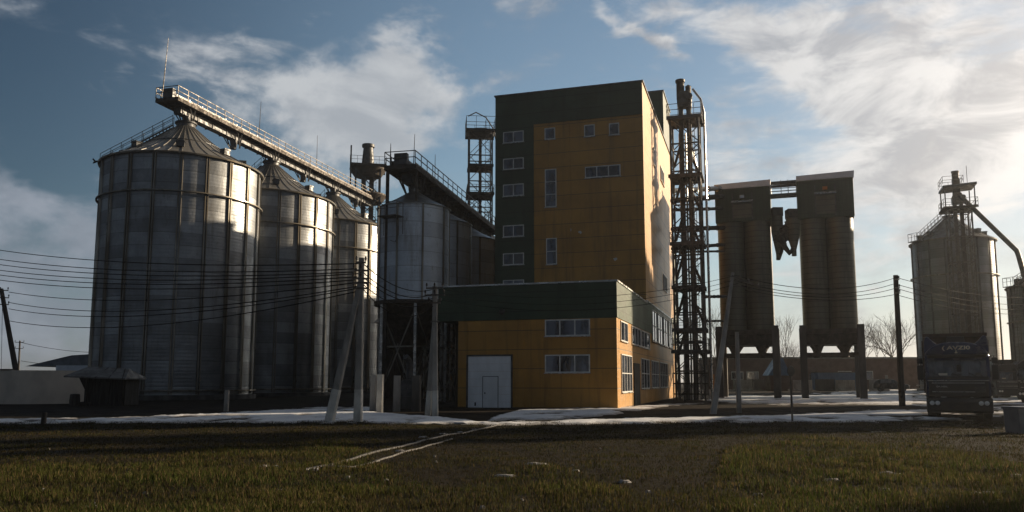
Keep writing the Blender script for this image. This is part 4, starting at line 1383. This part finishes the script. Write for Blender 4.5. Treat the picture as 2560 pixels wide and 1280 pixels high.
# blue-roofed hut
yh = 112
x = at(1945, 900, yh).x
t = thing('blue_roofed_hut', 'small hut under a pointed blue roof, seen between the legs of the silo blocks', 'hut', (x, yh, .3))
MB().bx(-1.2, 1.2, 0, 2.2, -.3, 2.2).build('wall', M['brick'], t)
MB().prism([(-1.5, 2.2), (1.5, 2.2), (1.5, 2.45), (.6, 4.6), (.1, 4.6)], -.3, 2.5, 'xz').build('roof', M['blue'], t)
MB().bx(-.7, .3, -.05, -.003, .9, 1.7).build('window', M['lamp'], t)
# storage container and stacked pallets before the brick shed
x = at(2082, 900, 123).x
t = thing('storage_container', 'grey blue storage container standing before the brick shed, under the second silo block', 'container', (x, 123, .4), .05)
MB().bx(-3, 3, -1.2, 1.2, 0, 2.6).build('body', M['blue'], t, bevel=.03)
for k in range(14):
    MB().bx(-2.8 + k * .43, -2.68 + k * .43, -1.25, -1.203, .15, 2.45).build('rib', M['blue'], t)
MB().bx(-3.05, 3.05, -1.26, 1.25, 2.603, 2.7).build('roof', M['steel'], t)
x = at(1888, 900, 119).x
t = thing('pallet_stack', 'stack of brown wooden pallets between the raking strut and the blue-roofed hut', 'pallets', (x, 119, .4), -.1)
for k in range(9):
    mb = MB()
    mb.bx(-.6, .6, -.5, .5, k * .19 + .1, k * .19 + .13)
    for q in (-.5, 0, .5):
        mb.bx(q - .06, q + .06, -.48, .48, k * .19, k * .19 + .097)
    mb.build('pallet', M['cargo'], t, loc=(rnd.uniform(-.05, .05), rnd.uniform(-.05, .05), 0))
# concrete barrier slabs
for i, (px, Y, lab, mt) in enumerate(((1855, 116, 'leftmost concrete barrier slab, behind the slim raking strut', 'concrete'), (1905, 116, 'second concrete barrier slab, before the brick shed wall', 'concrete_dark'),
                                     (2004, 114, 'concrete barrier slab showing between the neighbouring legs of the two blocks', 'concrete'), (2060, 113, 'concrete barrier slab under the second silo block, nearer its left leg', 'concrete_dark'),
                                     (2110, 113, 'lighter concrete barrier slab under the second silo block, nearer its right leg', 'concrete'), (2194, 112, 'concrete barrier slab with raised end, next to the black car', 'concrete'))):
    x = at(px, 900, Y).x
    h = 1.55 + .1 * (i % 2)
    mb = MB().prism([(-.3, -.3), (.3, -.3), (.3, .15), (.12, .35), (.09, h), (-.09, h), (-.12, .35), (-.3, .15)], -1.35, 1.35, 'yz')
    if i == 5:
        mb.prism([(-.08, h + .003), (.08, h + .003), (.06, h + .55), (-.06, h + .5)], .95, 1.3, 'yz')
    one(mb, 'concrete_barrier', M[mt], lab, 'barrier', 'concrete barriers across the yard', loc=(x, Y, .33), bevel=.02)
# bird by the first silo
bp = at(238, 406, 72)
mb = MB()
mb.tube([(-.22, 0, -.1), (-.1, 0, 0), (.08, 0, .08), (.2, 0, .13), (.27, 0, .13)], [.02, .085, .1, .06, .02], 8)
mb.add([(-.05, 0, .06), (.1, 0, .1), (.05, .5, .28), (-.12, .3, .18)], [(0, 1, 2, 3)]); mb.add([(-.05, 0, .055), (.1, 0, .095), (.05, -.5, .28), (-.12, -.3, .18)], [(3, 2, 1, 0)])
one(mb, 'bird', M['black'], 'small dark bird flying just left of the largest silo eave', 'bird', loc=bp)
# ================================================================== TREES
def bare_tree(label, px, Y, py_top, seed, spread=.5, trunk_r=.16, depth=7, name='bare_tree', cat='tree', multi=1, z0=.4):
    r_ = random.Random(seed)
    x = at(px, 900, Y).x
    H = at(px, py_top, Y).z - z0
    t = thing(name, label, cat, (x, Y, z0), 0, 'leafless trees behind the yard')
    tr, cr = MB(), MB()

    def grow(p, d, L, r, n):
        q = p
        pts, rs = [p], [r]
        k = 3 if n > 3 else 2
        for i in range(k):
            d = (d + Vector((r_.uniform(-1, 1), r_.uniform(-1, 1), r_.uniform(-.3, .7))) * .14).normalized()
            q = q + d * (L / k)
            pts.append(q)
            rs.append(r * (1 - .35 * (i + 1) / k))
        (tr if n >= depth - 1 else cr).tube(pts, rs, 6 if n >= depth - 1 else (4 if n > 3 else 3), caps=n <= 1)
        if n <= 1:
            return
        kids = 2 if r_.random() < .35 else 3
        az = r_.uniform(0, 2 * PI)
        for i in range(kids):
            a = az + 2 * PI * i / kids + r_.uniform(-.5, .5)
            s = spread * r_.uniform(.6, 1.25)
            e = d.cross(Vector((math.cos(a), math.sin(a), .3))).normalized()
            nd = (d + e * s + Vector((0, 0, .12))).normalized()
            src = pts[-1] if i < 2 else pts[-2]
            grow(src, nd, L * r_.uniform(.66, .86), r * (.62 if i else .7), n - 1)
    for m_ in range(multi):
        grow(Vector((r_.uniform(-.4, .4) * (multi > 1), r_.uniform(-.4, .4) * (multi > 1), -.3)), Vector((r_.uniform(-.12, .12) * multi, r_.uniform(-.1, .1) * multi, 1)).normalized(), H * .27, trunk_r, depth)
    zmax = max(v[2] for v in cr.v)
    k = H / zmax
    for mb in (tr, cr):
        mb.v = [(a * k, b * k, c * k) for a, b, c in mb.v]
    tr.build('trunk', M['bark'], t, 50)
    cr.build('crown', M['bark'], t)
    return t
bare_tree('tallest bare tree between the second silo block and the wooden pole', 2218, 142, 772, 3, .5, .2)
bare_tree('lower bare tree right of the wooden pole, against the grey silo', 2262, 146, 800, 8, .55, .17)
bare_tree('short bushy bare tree left of the tallest one, above the brick shed', 2186, 148, 822, 21, .6, .15)
bare_tree('bare tree peeping out along the right edge of the second silo block', 2150, 144, 768, 5, .42, .16)
bare_tree('bare tree showing in the gap between the two silo blocks', 1958, 146, 782, 14, .45, .16)
bare_tree('dense low shrub-like bare tree at the foot of the gap between the silo blocks', 1976, 143, 838, 31, .5, .09, 6, multi=3)
bare_tree('bare tree seen through the gap between elevator frame and first silo block', 1788, 118, 752, 17, .5, .14, z0=.3)
bare_tree('thin bare sapling between the grey silo and the dark silo', 2503, 120, 790, 26, .35, .08, 6, z0=.3)

def spruce(label, x, y, H, R, seed):
    r_ = random.Random(seed)
    t = thing('shade_spruce', label, 'tree', (x, y, 0), 0, 'added spruces out of view, for shade')
    MB().tube([(0, 0, -.3), (.05, 0, H * .5), (0, 0, H * .97)], [.22, .14, .02], 8).build('trunk', M['bark'], t, 50)
    mb = MB()
    z = 1.0
    while z < H * .98:
        q = 1 - z / H
        L = R * q ** .85 + .12
        for k in range(max(4, int(10 * q + 4))):
            a = r_.uniform(0, 2 * PI)
            l = L * r_.uniform(.75, 1.1)
            d = Vector((math.cos(a), math.sin(a), -.25))
            for j in range(int(l / .16) + 1):
                p = Vector((0, 0, z)) + d * (l * (j + .6) / (l / .16 + 1))
                s = .22 * r_.uniform(.7, 1.3)
                u = Vector((-math.sin(a), math.cos(a), r_.uniform(-.5, .1)))
                for sg in (-1, 1):
                    w = u * sg * s
                    mb.add([p, p + w * .6 + d * .1, p + w * 1.6 + d * .25 - Vector((0, 0, .1)), p + w * .5 - d * .06], [(0, 1, 2, 3)])
        z += .2 + .12 * q
    mb.build('crown', M['needles'], t)
for i, (x, y, h, lab) in enumerate(((30.0, 36.2, 17, 'nearer one of the tall spruces added for shade beyond the right edge of the view'), (31.0, 39.6, 19, 'middle one of the tall spruces added for shade beyond the right edge of the view'), (32.0, 42.2, 18, 'furthest of the tall spruces added for shade beyond the right edge of the view'))):
    spruce(lab, x, y, h, 3.2, 3 + i)  # unseen trees, added to shade the foreground strip
spruce('smaller dark spruce added for shade beyond the right edge of the view, near the photographer', 21.5, 16.6, 9.0, 2.4, 2)  # unseen tree, added to darken the lower right ground

# ================================================================== GROUND
def graded(a, b, step, far, grow=1.35):
    v = list(np.arange(a, b + step, step))
    d = step
    while v[-1] < far:
        d *= grow
        v.append(v[-1] + d)
    d = step
    while v[0] > -far:
        d *= grow
        v.insert(0, v[0] - d)
    return np.array(v)

gx_, gy_ = graded(-30, 34, .5, 3000), graded(8, 62, .4, 3000)
gx_ = np.array(gx_); gy_ = np.array([y for y in gy_ if y > -60])
nx, ny = len(gx_), len(gy_)
V = [(x, y, ground_z(x, y)) for y in gy_ for x in gx_]
Fc = [(j * nx + i, j * nx + i + 1, (j + 1) * nx + i + 1, (j + 1) * nx + i) for j in range(ny - 1) for i in range(nx - 1)]

def interp(tab, x):
    return float(np.interp(x, [a for a, _ in tab], [b for _, b in tab]))
EDGE = [(-400, 1172), (0, 1156), (300, 1148), (600, 1122), (700, 1106), (870, 1098), (910, 1122), (1000, 1180), (1130, 1215), (1230, 1170), (1340, 1152), (1440, 1180), (1600, 1235), (1760, 1205), (1810, 1128), (1860, 1104), (2000, 1088), (2300, 1100), (2450, 1128), (2560, 1150), (3000, 1180)]  # where the painted dark band ends and full grass starts

def project(x, y, z):
    zc = y * CT + (z - CZ) * ST
    return 1280 + F * x / zc, PY - F * (-y * ST + (z - CZ) * CT) / zc

def cover_and_shade(x, y):
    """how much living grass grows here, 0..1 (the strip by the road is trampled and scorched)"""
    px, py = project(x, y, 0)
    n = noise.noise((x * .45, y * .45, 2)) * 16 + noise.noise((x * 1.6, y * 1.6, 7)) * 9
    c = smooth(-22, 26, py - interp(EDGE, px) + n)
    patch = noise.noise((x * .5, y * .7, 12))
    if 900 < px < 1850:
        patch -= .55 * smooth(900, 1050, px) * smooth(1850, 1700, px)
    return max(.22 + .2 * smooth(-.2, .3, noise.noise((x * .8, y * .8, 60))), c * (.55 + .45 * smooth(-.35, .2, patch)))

cv = [cover_and_shade(v[0], v[1]) if 8 < v[1] < 40 and abs(v[0]) < 34 else .3 * (v[1] < 9) for v in V]
me = bpy.data.meshes.new('ground')
me.from_pydata(V, [], Fc)
me.polygons.foreach_set('use_smooth', [True] * len(me.polygons))
at_ = me.attributes.new('cover_and_shade', 'FLOAT', 'POINT')
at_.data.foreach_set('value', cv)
m, t, b = new_mat('soil_turf_and_shade')
o = t.obj()
att = t.node('ShaderNodeAttribute', attribute_name='cover_and_shade').outputs['Fac']
n1, n2 = t.noise(o, .9, 7, .65), t.noise(o, 6, 6, .7)
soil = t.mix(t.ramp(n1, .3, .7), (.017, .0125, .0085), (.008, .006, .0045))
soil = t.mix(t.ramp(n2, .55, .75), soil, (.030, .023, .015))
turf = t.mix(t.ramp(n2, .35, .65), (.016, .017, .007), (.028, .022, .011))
t.put(b.inputs['Base Color'], t.mix(att, soil, turf))  # near-black soil carries the foreground band's shade in its colour
t.put(b.inputs['Roughness'], t.ramp(n1, .3, .7, .75, .98))
b.inputs['Specular IOR Level'].default_value = .08
bump(t, b, t.math('ADD', n1, t.math('MULTIPLY', n2, .5)), .8, .08)
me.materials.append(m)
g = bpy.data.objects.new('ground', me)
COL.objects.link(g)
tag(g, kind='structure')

# ---- snow lying in strips along the road and over the yard
A_ = [(-300, 1051, 1060), (0, 1048, 1060), (300, 1043, 1058), (500, 1035, 1058), (700, 1024, 1058), (790, 1017, 1057), (925, 1017, 1058), (935, 1029, 1060), (1000, 1034, 1061), (1100, 1041, 1061), (1200, 1053, 1062), (1260, 1056, 1063), (1300, 1058, 1063)]
B_ = [(1150, 1060, 1056), (1215, 1052, 1056), (1260, 1034, 1056), (1300, 1023, 1055), (1400, 1021, 1049), (1540, 1018, 1037), (1600, 1014, 1026), (1690, 1009, 1014), (1760, 1008, 1010), (1800, 1010, 1006)]
C_ = [(1200, 1060, 1059), (1260, 1055, 1064), (1400, 1050, 1062), (1540, 1046, 1060), (1700, 1043, 1057), (1780, 1042, 1056), (1980, 1036, 1056), (2150, 1028, 1055), (2240, 1024, 1055), (2330, 1020, 1054), (2420, 1016, 1046), (2560, 1012, 1040), (2800, 1010, 1036)]
D_ = [(1740, 1003, 999), (1790, 990, 1004), (1850, 985, 1010), (2000, 980, 1011), (2150, 975, 1011), (2270, 972, 1015), (2330, 970, 1019), (2800, 970, 1016)]
def band(tab, px, py):
    if px < tab[0][0] or px > tab[-1][0]:
        return -20
    return min(py - interp([(a, b) for a, b, c in tab], px), interp([(a, c) for a, b, c in tab], px) - py)
pxs = np.arange(-260, 2760, 8.0)
pys = np.concatenate([np.arange(972.5, 1000, .8), np.arange(1000, 1072, .9)])
V, MK = [], []
for py in pys:
    for px in pxs:
        p = gnd(px, py)
        for _ in range(3):
            p = gnd(px, py, ground_z(p.x, p.y))
        n = noise.noise((p.x * .5, p.y * .35, 1)) * 3.2 + noise.noise((p.x * 1.9, p.y * 1.0, 4)) * 2.6 + noise.noise((p.x * 5, p.y * 2.2, 9)) * 1.8 - .6
        mk = max(band(A_, px, py), band(B_, px, py), band(C_, px, py), band(D_, px, py))
        mk += n
        hole = noise.noise((p.x * .55, p.y * .28, 20))
        if px > 2280 and py < 1060:
            hole -= .25
        hole += .35 * noise.noise((p.x * 1.8, p.y * .9, 23))
        mk = min(mk, (hole + .42) * 14)
        if .55 * 1280 < px and 2260 < px and py > 1005:
            mk -= 2.2 * abs(noise.noise((p.x * .3 + p.y * .9, p.y * .2, 30))) * 4
        h = max(-.12, min(.06, mk * .016)) + (.02 * noise.noise((p.x * 1.2, p.y * .8, 2)) + .012 * noise.noise((p.x * 4, p.y * 3, 2)) if mk > 0 else 0)
        V.append((p.x, p.y, ground_z(p.x, p.y) + h + .004))
        MK.append(mk)
c_ = len(pxs)
Fc = []
for j in range(len(pys) - 1):
    for i in range(c_ - 1):
        q = (j * c_ + i, j * c_ + i + 1, (j + 1) * c_ + i + 1, (j + 1) * c_ + i)
        if max(MK[k] for k in q) > -1.5:
            Fc.append(q)
me = bpy.data.meshes.new('snow')
me.from_pydata(V, [], Fc)
me.polygons.foreach_set('use_smooth', [True] * len(me.polygons))
at2 = me.attributes.new('depth', 'FLOAT', 'POINT')
at2.data.foreach_set('value', [max(0.0, min(1.0, q / 7)) for q in MK])
m, t, b = new_mat('trodden_snow')
o = t.obj()
n1, n2 = t.noise(t.scaled(o, (1, .5, 1)), .8, 6, .6), t.noise(o, 5, 6, .7)
c = t.mix(t.ramp(n1, .35, .7), (.76, .78, .81), (.60, .62, .66))
c = t.mix(t.ramp(n2, .58, .76, 0, .6), c, (.25, .22, .19))
dep = t.node('ShaderNodeAttribute', attribute_name='depth').outputs['Fac']
c = t.mix(t.ramp(t.math('ADD', dep, t.math('MULTIPLY', t.math('SUBTRACT', n2, .5), 1.2)), .05, .55, .8, 0), c, (.16, .14, .12))
t.put(b.inputs['Base Color'], c)
b.inputs['Roughness'].default_value = .6
bump(t, b, t.math('ADD', n1, t.math('MULTIPLY', n2, .6)), .7, .09)
me.materials.append(m)
s = bpy.data.objects.new('snow', me)
COL.objects.link(s)
tag(s, 'old trodden snow lying in strips beside the buildings and across the yard', 'snow', kind='stuff')

# scraps of snow left in the grass
mb = MB()
r_ = random.Random(5)
spots = [(780, 1178, .3), (690, 1170, .25), (660, 1168, .3), (700, 1228, .2), (1110, 1085, .35), (1060, 1095, .3), (1150, 1080, .3), (1185, 1074, .25), (1220, 1068, .25), (1000, 1130, .3), (940, 1152, .25), (1340, 1165, .5), (1265, 1190, .5),
         (2080, 1200, .35), (2220, 1182, .4), (2240, 1184, .3), (2470, 1234, .3), (2540, 1190, .3), (2210, 1228, .25), (1560, 1208, .25), (1440, 1180, .2), (2440, 1236, .2), (1895, 1235, .2)]
for k in range(45):
    spots.append((r_.uniform(100, 2540), r_.uniform(1120, 1275), r_.uniform(.04, .12)))
for px, py, s_ in spots:
    p = gnd(px, py)
    s_ *= .55
    n = 12
    rr = [s_ * (.55 + .6 * r_.random()) for _ in range(n)]
    el = r_.uniform(.35, .8)
    z = ground_z(p.x, p.y)
    vs = [(p.x + rr[i] * math.cos(2 * PI * i / n), p.y + el * rr[i] * math.sin(2 * PI * i / n), z - .02) for i in range(n)]
    vs += [(p.x + .6 * rr[i] * math.cos(2 * PI * i / n), p.y + .6 * el * rr[i] * math.sin(2 * PI * i / n), z + .02 + .02 * r_.random()) for i in range(n)] + [(p.x, p.y, z + .035)]
    mb.add(vs, [(i, (i + 1) % n, n + (i + 1) % n, n + i) for i in range(n)] + [(n + i, n + (i + 1) % n, 2 * n) for i in range(n)])
tag(mb.build('snow_scraps', bpy.data.materials['trodden_snow'], smooth_deg=60), 'scraps of melting snow and ice scattered in the grass', 'snow', kind='stuff')

# puddles
m, t, b = new_mat('puddle_water')
b.inputs['Base Color'].default_value = (.02, .018, .015, 1)
b.inputs['Roughness'].default_value = .06
bump(t, b, t.noise(t.obj(), 3, 2), .08, .02)
for px, py, rx, ry in ((2178, 1078, .62, .2), (2470, 1058, 1.1, .55), (2500, 1072, .9, .5), (2455, 1066, .5, .3), (2540, 1092, .8, .3), (2425, 1052, .8, .5)):
    p = gnd(px, py)
    mb = MB()
    n = 22
    pts = []
    for k in range(n):
        a = 2 * PI * k / n
        q = 1 + .45 * noise.noise((math.cos(a) * 1.5 + px, math.sin(a) * 1.5, 0))
        pts.append((p.x + rx * q * math.cos(a), p.y + ry * q * math.sin(a)))
    zmax = max(ground_z(*q) for q in pts)
    mb.add([(*q, zmax + .006) for q in pts], [tuple(range(n))])
    tag(mb.build('water', m), kind='structure')

# ---- grass blades
rs = np.random.RandomState(3)
N = 270000
u = rs.rand(N)
y0_, y1_ = 9.3, 33.0
Yg = (np.sqrt(y0_) + u * (np.sqrt(y1_) - np.sqrt(y0_))) ** 2
Xg = (rs.rand(N) * 2 - 1) * (.68 * Yg + 1.2)
keep, hh, tone, zz = [], [], [], []
for i in range(N):
    x, y = Xg[i], Yg[i]
    c = cover_and_shade(x, y)
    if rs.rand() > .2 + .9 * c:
        continue
    tuft = .5 + .5 * noise.noise((x * 2.2, y * 2.2, 40))
    keep.append(i)
    hh.append((.018 + c * (.03 + .12 * tuft * tuft + .03 * tuft)) * (.6 + .8 * rs.rand()))
    tone.append((c, .5 + .5 * noise.noise((x * .35, y * .5, 50)), rs.rand()))
    zz.append(ground_z(x, y))
keep = np.array(keep); n = len(keep)
x, y, z, h = Xg[keep], Yg[keep], np.array(zz), np.array(hh)
az = rs.rand(n) * 2 * PI
lean = (.1 + .55 * rs.rand(n)) * h
w = .0022 + .00022 * y + .0015 * rs.rand(n)
fa = az + PI / 2 + rs.randn(n) * .4
dx, dy = np.cos(fa) * w, np.sin(fa) * w
lx, ly = np.cos(az) * lean, np.sin(az) * lean
P = np.zeros((n, 5, 3), np.float32)
P[:, 0] = np.stack([x - dx, y - dy, z - .01], 1)
P[:, 1] = np.stack([x + dx, y + dy, z - .01], 1)
P[:, 2] = np.stack([x + lx * .35 + dx * .8, y + ly * .35 + dy * .8, z + h * .6], 1)
P[:, 3] = np.stack([x + lx * .35 - dx * .8, y + ly * .35 - dy * .8, z + h * .6], 1)
P[:, 4] = np.stack([x + lx, y + ly, z + h], 1)
me = bpy.data.meshes.new('grass')
me.vertices.add(n * 5)
me.vertices.foreach_set('co', P.ravel())
base = (np.arange(n) * 5)[:, None]
li = np.concatenate([base + np.array([[0, 1, 2, 3]]), base + np.array([[3, 2, 4]])], 1).ravel()
me.loops.add(n * 7)
me.loops.foreach_set('vertex_index', li.astype(np.int32))
me.polygons.add(n * 2)
st = np.stack([np.arange(n) * 7, np.arange(n) * 7 + 4], 1).ravel()
me.polygons.foreach_set('loop_start', st.astype(np.int32))
me.update(calc_edges=True)
tone = np.array(tone)
green = np.array([.040, .060, .012]); olive = np.array([.062, .060, .016]); straw = np.array([.13, .095, .045]); dead_or_shaded = np.array([.034, .025, .014])
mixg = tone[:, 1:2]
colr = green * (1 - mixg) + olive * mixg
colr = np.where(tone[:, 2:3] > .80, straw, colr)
colr = np.where(tone[:, 2:3] < .14, dead_or_shaded, colr)
colr = dead_or_shaded * (1 - tone[:, 0:1]) * .45 + colr * tone[:, 0:1]  # blades in the band darkened, shade put into their colour
colr *= (.7 + .6 * rs.rand(n, 1))
ca = me.color_attributes.new('blade', 'FLOAT_COLOR', 'POINT')
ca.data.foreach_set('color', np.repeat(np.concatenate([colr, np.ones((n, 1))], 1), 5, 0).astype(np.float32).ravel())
m = bpy.data.materials.new('grass_blade')
m.use_nodes = True
t = NT(m.node_tree)
b = t.n['Principled BSDF']
a = t.node('ShaderNodeAttribute', attribute_name='blade').outputs['Color']
t.put(b.inputs['Base Color'], a)
b.inputs['Roughness'].default_value = .85
b.inputs['Specular IOR Level'].default_value = .08
tl = t.node('ShaderNodeBsdfTranslucent')
t.put(tl.inputs[0], a)
ms = t.node('ShaderNodeMixShader')
ms.inputs[0].default_value = .4
t.l.new(b.outputs[0], ms.inputs[1]); t.l.new(tl.outputs[0], ms.inputs[2])
t.l.new(ms.outputs[0], t.n['Material Output'].inputs[0])
me.materials.append(m)
g = bpy.data.objects.new('grass', me)
COL.objects.link(g)
tag(g, 'rough yellow green winter grass covering the foreground', 'grass', kind='stuff')

HAZE = .00034
# ================================================================== SKY, SUN, CAMERA
SUN_AZ, SUN_EL = rad(24), rad(15)       # azimuth measured from +X towards +Y
sd = Vector((math.cos(SUN_AZ) * math.cos(SUN_EL), math.sin(SUN_AZ) * math.cos(SUN_EL), math.sin(SUN_EL)))
world = bpy.data.worlds.new('World')
scene.world = world
world.use_nodes = True
t = NT(world.node_tree)
bg = t.n['Background']
sky = t.node('ShaderNodeTexSky', sky_type='NISHITA')
sky.sun_disc = False
sky.sun_elevation, sky.sun_rotation = SUN_EL, PI / 2 - SUN_AZ
sky.altitude, sky.air_density, sky.dust_density, sky.ozone_density = 100, 1.0, .6, 1.6
vec = t.node('ShaderNodeTexCoord').outputs['Generated']
X = t.xyz(vec)
AZ = t.math('ARCTAN2', X[0], X[1])
EL = t.math('ARCSINE', X[2])
w1 = t.noise(t.scaled(vec, (1, 1, 1.6)), 5.0, 5, .6)
w2 = t.noise(t.scaled(vec, (1, 1, 1.6), (0, 0, 1)), 6.0, 5, .6)
AZw = t.math('ADD', AZ, t.math('MULTIPLY', t.math('SUBTRACT', w1, .5), .16))
ELw = t.math('ADD', EL, t.math('MULTIPLY', t.math('SUBTRACT', w2, .5), .12))

def blob(px, py, rx, ry, amp, rot=0.0):
    """a cloud bank in the sky, placed by the bearing and height it had over the yard"""
    d = ray(px, py).normalized()
    a0, e0 = math.atan2(d.x, d.y), math.asin(d.z)
    ca, sa = math.cos(rad(rot)), math.sin(rad(rot))
    u, v = t.math('SUBTRACT', AZw, a0), t.math('SUBTRACT', ELw, e0)
    U = t.math('ADD', t.math('MULTIPLY', u, ca * F / rx), t.math('MULTIPLY', v, sa * F / rx))
    W = t.math('ADD', t.math('MULTIPLY', u, -sa * F / ry), t.math('MULTIPLY', v, ca * F / ry))
    q = t.math('ADD', t.math('MULTIPLY', U, U), t.math('MULTIPLY', W, W))
    return t.math('MULTIPLY', t.math('EXPONENT', t.math('MULTIPLY', q, -1)), amp)
fb = t.noise(t.scaled(vec, (1, 1, 1.7)), 7.5, 9, .58, .4)
fine = t.noise(t.scaled(vec, (1, 1, 1.8)), 20, 7, .6, .3)
streak = t.noise(t.scaled(vec, (2.2, 2.2, 9), (.15, .25, .3)), 4.5, 8, .6, .6)
puff = None
for bb in ((870, 235, 190, 110, 1.15), (790, 300, 170, 80, .75), (1090, 205, 140, 60, .5, -15), (960, 360, 200, 60, .45), (1010, 140, 120, 60, .45)):
    v = blob(*bb)
    puff = v if puff is None else t.math('ADD', puff, v)
wisp = None
for bb in ((640, 105, 190, 45, .55, 20), (450, 110, 130, 30, .4, 30), (560, 185, 120, 40, .4, 10), (1590, 75, 190, 20, .55, -36), (1660, 140, 90, 30, .5, -40), (1240, 0, 160, 30, .45, -10), (1830, 330, 110, 60, .5, -10), (1830, 40, 220, 40, .5, -22), (2010, 150, 300, 75, .95, -26), (2230, 270, 260, 80, .75, -14), (2260, 40, 240, 70, .4), (2350, 330, 200, 60, .4, 8),
           (2430, 60, 300, 170, .6), (2350, 450, 400, 110, .8), (2480, 330, 260, 160, .7), (1950, 640, 420, 120, .5), (1830, 420, 260, 60, .4)):
    v = blob(*bb)
    wisp = v if wisp is None else t.math('ADD', wisp, v)
low = None
for bb in ((110, 600, 280, 55, .75, 6), (10, 470, 110, 50, .65, -25), (100, 700, 320, 45, .8, 3), (60, 800, 400, 45, .7), (250, 880, 600, 50, .5), (4200, 500, 900, 220, .7)):
    v = blob(*bb)
    low = v if low is None else t.math('ADD', low, v)
d_puff = t.ramp(t.math('ADD', puff, t.math('ADD', t.math('MULTIPLY', t.math('SUBTRACT', fb, .5), 1.7), t.math('MULTIPLY', t.math('SUBTRACT', fine, .5), 1.0))), .2, .95)
d_wisp = t.ramp(t.math('ADD', wisp, t.math('ADD', t.math('MULTIPLY', t.math('SUBTRACT', streak, .5), 1.8), t.math('ADD', t.math('MULTIPLY', t.math('SUBTRACT', fb, .5), .9), t.math('MULTIPLY', t.math('SUBTRACT', fine, .5), .9)))), .2, 1.1)
d_low = t.ramp(t.math('ADD', low, t.math('ADD', t.math('MULTIPLY', t.math('SUBTRACT', fb, .5), 2.2), t.math('MULTIPLY', t.math('SUBTRACT', fine, .5), .9))), .05, .85)
# brightness towards the sun
dp = t.node('ShaderNodeVectorMath', operation='DOT_PRODUCT')
t.l.new(vec, dp.inputs[0]); dp.inputs[1].default_value = sd
near = t.math('MAXIMUM', dp.outputs['Value'], 0)
glow = t.math('POWER', near, 3.0)
glow2 = t.math('POWER', near, 14.0)
veil = t.ramp(t.math('ADD', AZ, t.math('MULTIPLY', EL, -.45)), -.05, .6, 0, .6)
hz = t.math('MULTIPLY', t.ramp(EL, .24, -.02, 0, 1), t.ramp(AZ, -.5, .35, .5, .85))
skyc = t.node('ShaderNodeMix', data_type='RGBA', blend_type='MULTIPLY')
skyc.inputs[0].default_value = 1
t.l.new(sky.outputs[0], skyc.inputs[6]); skyc.inputs[7].default_value = (.74, .77, .74, 1)
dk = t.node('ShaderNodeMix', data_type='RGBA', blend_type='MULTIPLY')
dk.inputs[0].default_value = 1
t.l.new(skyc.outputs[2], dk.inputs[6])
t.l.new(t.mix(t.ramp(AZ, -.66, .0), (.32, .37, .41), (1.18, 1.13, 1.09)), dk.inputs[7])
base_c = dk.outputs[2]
CL = {'k': 1.0}
white = t.mix(glow, (3.7, 3.85, 4.0), (8.4, 7.8, 7.2))
grey = t.mix(glow, (1.5, 1.75, 2.1), (4.2, 3.95, 3.8))
c = t.mix(t.math('MAXIMUM', veil, hz), base_c, t.mix(glow, (1.6, 2.1, 2.8), (6.2, 5.9, 5.8)))
c = t.mix(t.math('MULTIPLY', d_low, .9), c, t.mix(t.ramp(w2, .4, .6), grey, (2.1, 2.35, 2.75)))
c = t.mix(t.math('MULTIPLY', d_wisp, .85), c, t.mix(t.ramp(t.noise(t.scaled(vec, (1, 1, 2.0), (.3, 0, .2)), 9, 7, .6, .5), .36, .62), t.mix(.85, white, grey), white))
c = t.mix(t.math('MULTIPLY', d_puff, .9), c, t.mix(t.ramp(fb, .38, .62), t.mix(.5, white, grey), white))
# unseen sky behind the camera and overhead, darkened to cut fill light
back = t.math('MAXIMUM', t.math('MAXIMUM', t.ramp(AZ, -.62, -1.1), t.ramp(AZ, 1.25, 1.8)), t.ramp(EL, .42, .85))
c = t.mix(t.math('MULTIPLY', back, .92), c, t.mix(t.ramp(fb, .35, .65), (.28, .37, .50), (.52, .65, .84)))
sun_halo = t.node('ShaderNodeMix', data_type='RGBA', blend_type='ADD')
t.put(sun_halo.inputs[0], glow2); t.put(sun_halo.inputs[6], c); t.put(sun_halo.inputs[7], (5.2, 4.3, 3.4))
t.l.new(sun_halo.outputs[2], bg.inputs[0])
bg.inputs[1].default_value = .085

sl = bpy.data.lights.new('sun', 'SUN')
sl.energy, sl.angle, sl.color = 5.0, rad(.8), (1, .80, .56)
so = bpy.data.objects.new('sun', sl)
COL.objects.link(so)
so.rotation_euler = sd.to_track_quat('Z', 'Y').to_euler()

cam = bpy.data.cameras.new('camera')
co = bpy.data.objects.new('camera', cam)
COL.objects.link(co)
cam.sensor_width, cam.lens = 36, 36 * F / 2560
cam.shift_y = 80 / 2560
cam.clip_start, cam.clip_end = .2, 8000
co.location = (0, 0, CZ)
co.rotation_euler = (PI / 2 + TH, 0, 0)
scene.camera = co
scene.view_settings.view_transform = 'Standard'
scene.view_settings.look = 'None'
scene.view_settings.exposure = 0.82
scene.view_settings.gamma = 1
scene.cycles.max_bounces = 6
scene.render.film_transparent = False

# ---- damp air over the yard
mb = MB().bx(-5200, 5200, -5200, 5200, -1.6, 48)
m = bpy.data.materials.new('damp_winter_air')
m.use_nodes = True
nt = m.node_tree
nt.nodes.remove(nt.nodes['Principled BSDF'])
pv = nt.nodes.new('ShaderNodeVolumePrincipled')
pv.inputs['Color'].default_value = (.92, .94, .97, 1)
pv.inputs['Density'].default_value = HAZE
pv.inputs['Anisotropy'].default_value = .7
nt.links.new(pv.outputs[0], nt.nodes['Material Output'].inputs['Volume'])
hz_o = mb.build('haze', m)
hz_o['kind'] = 'stuff'
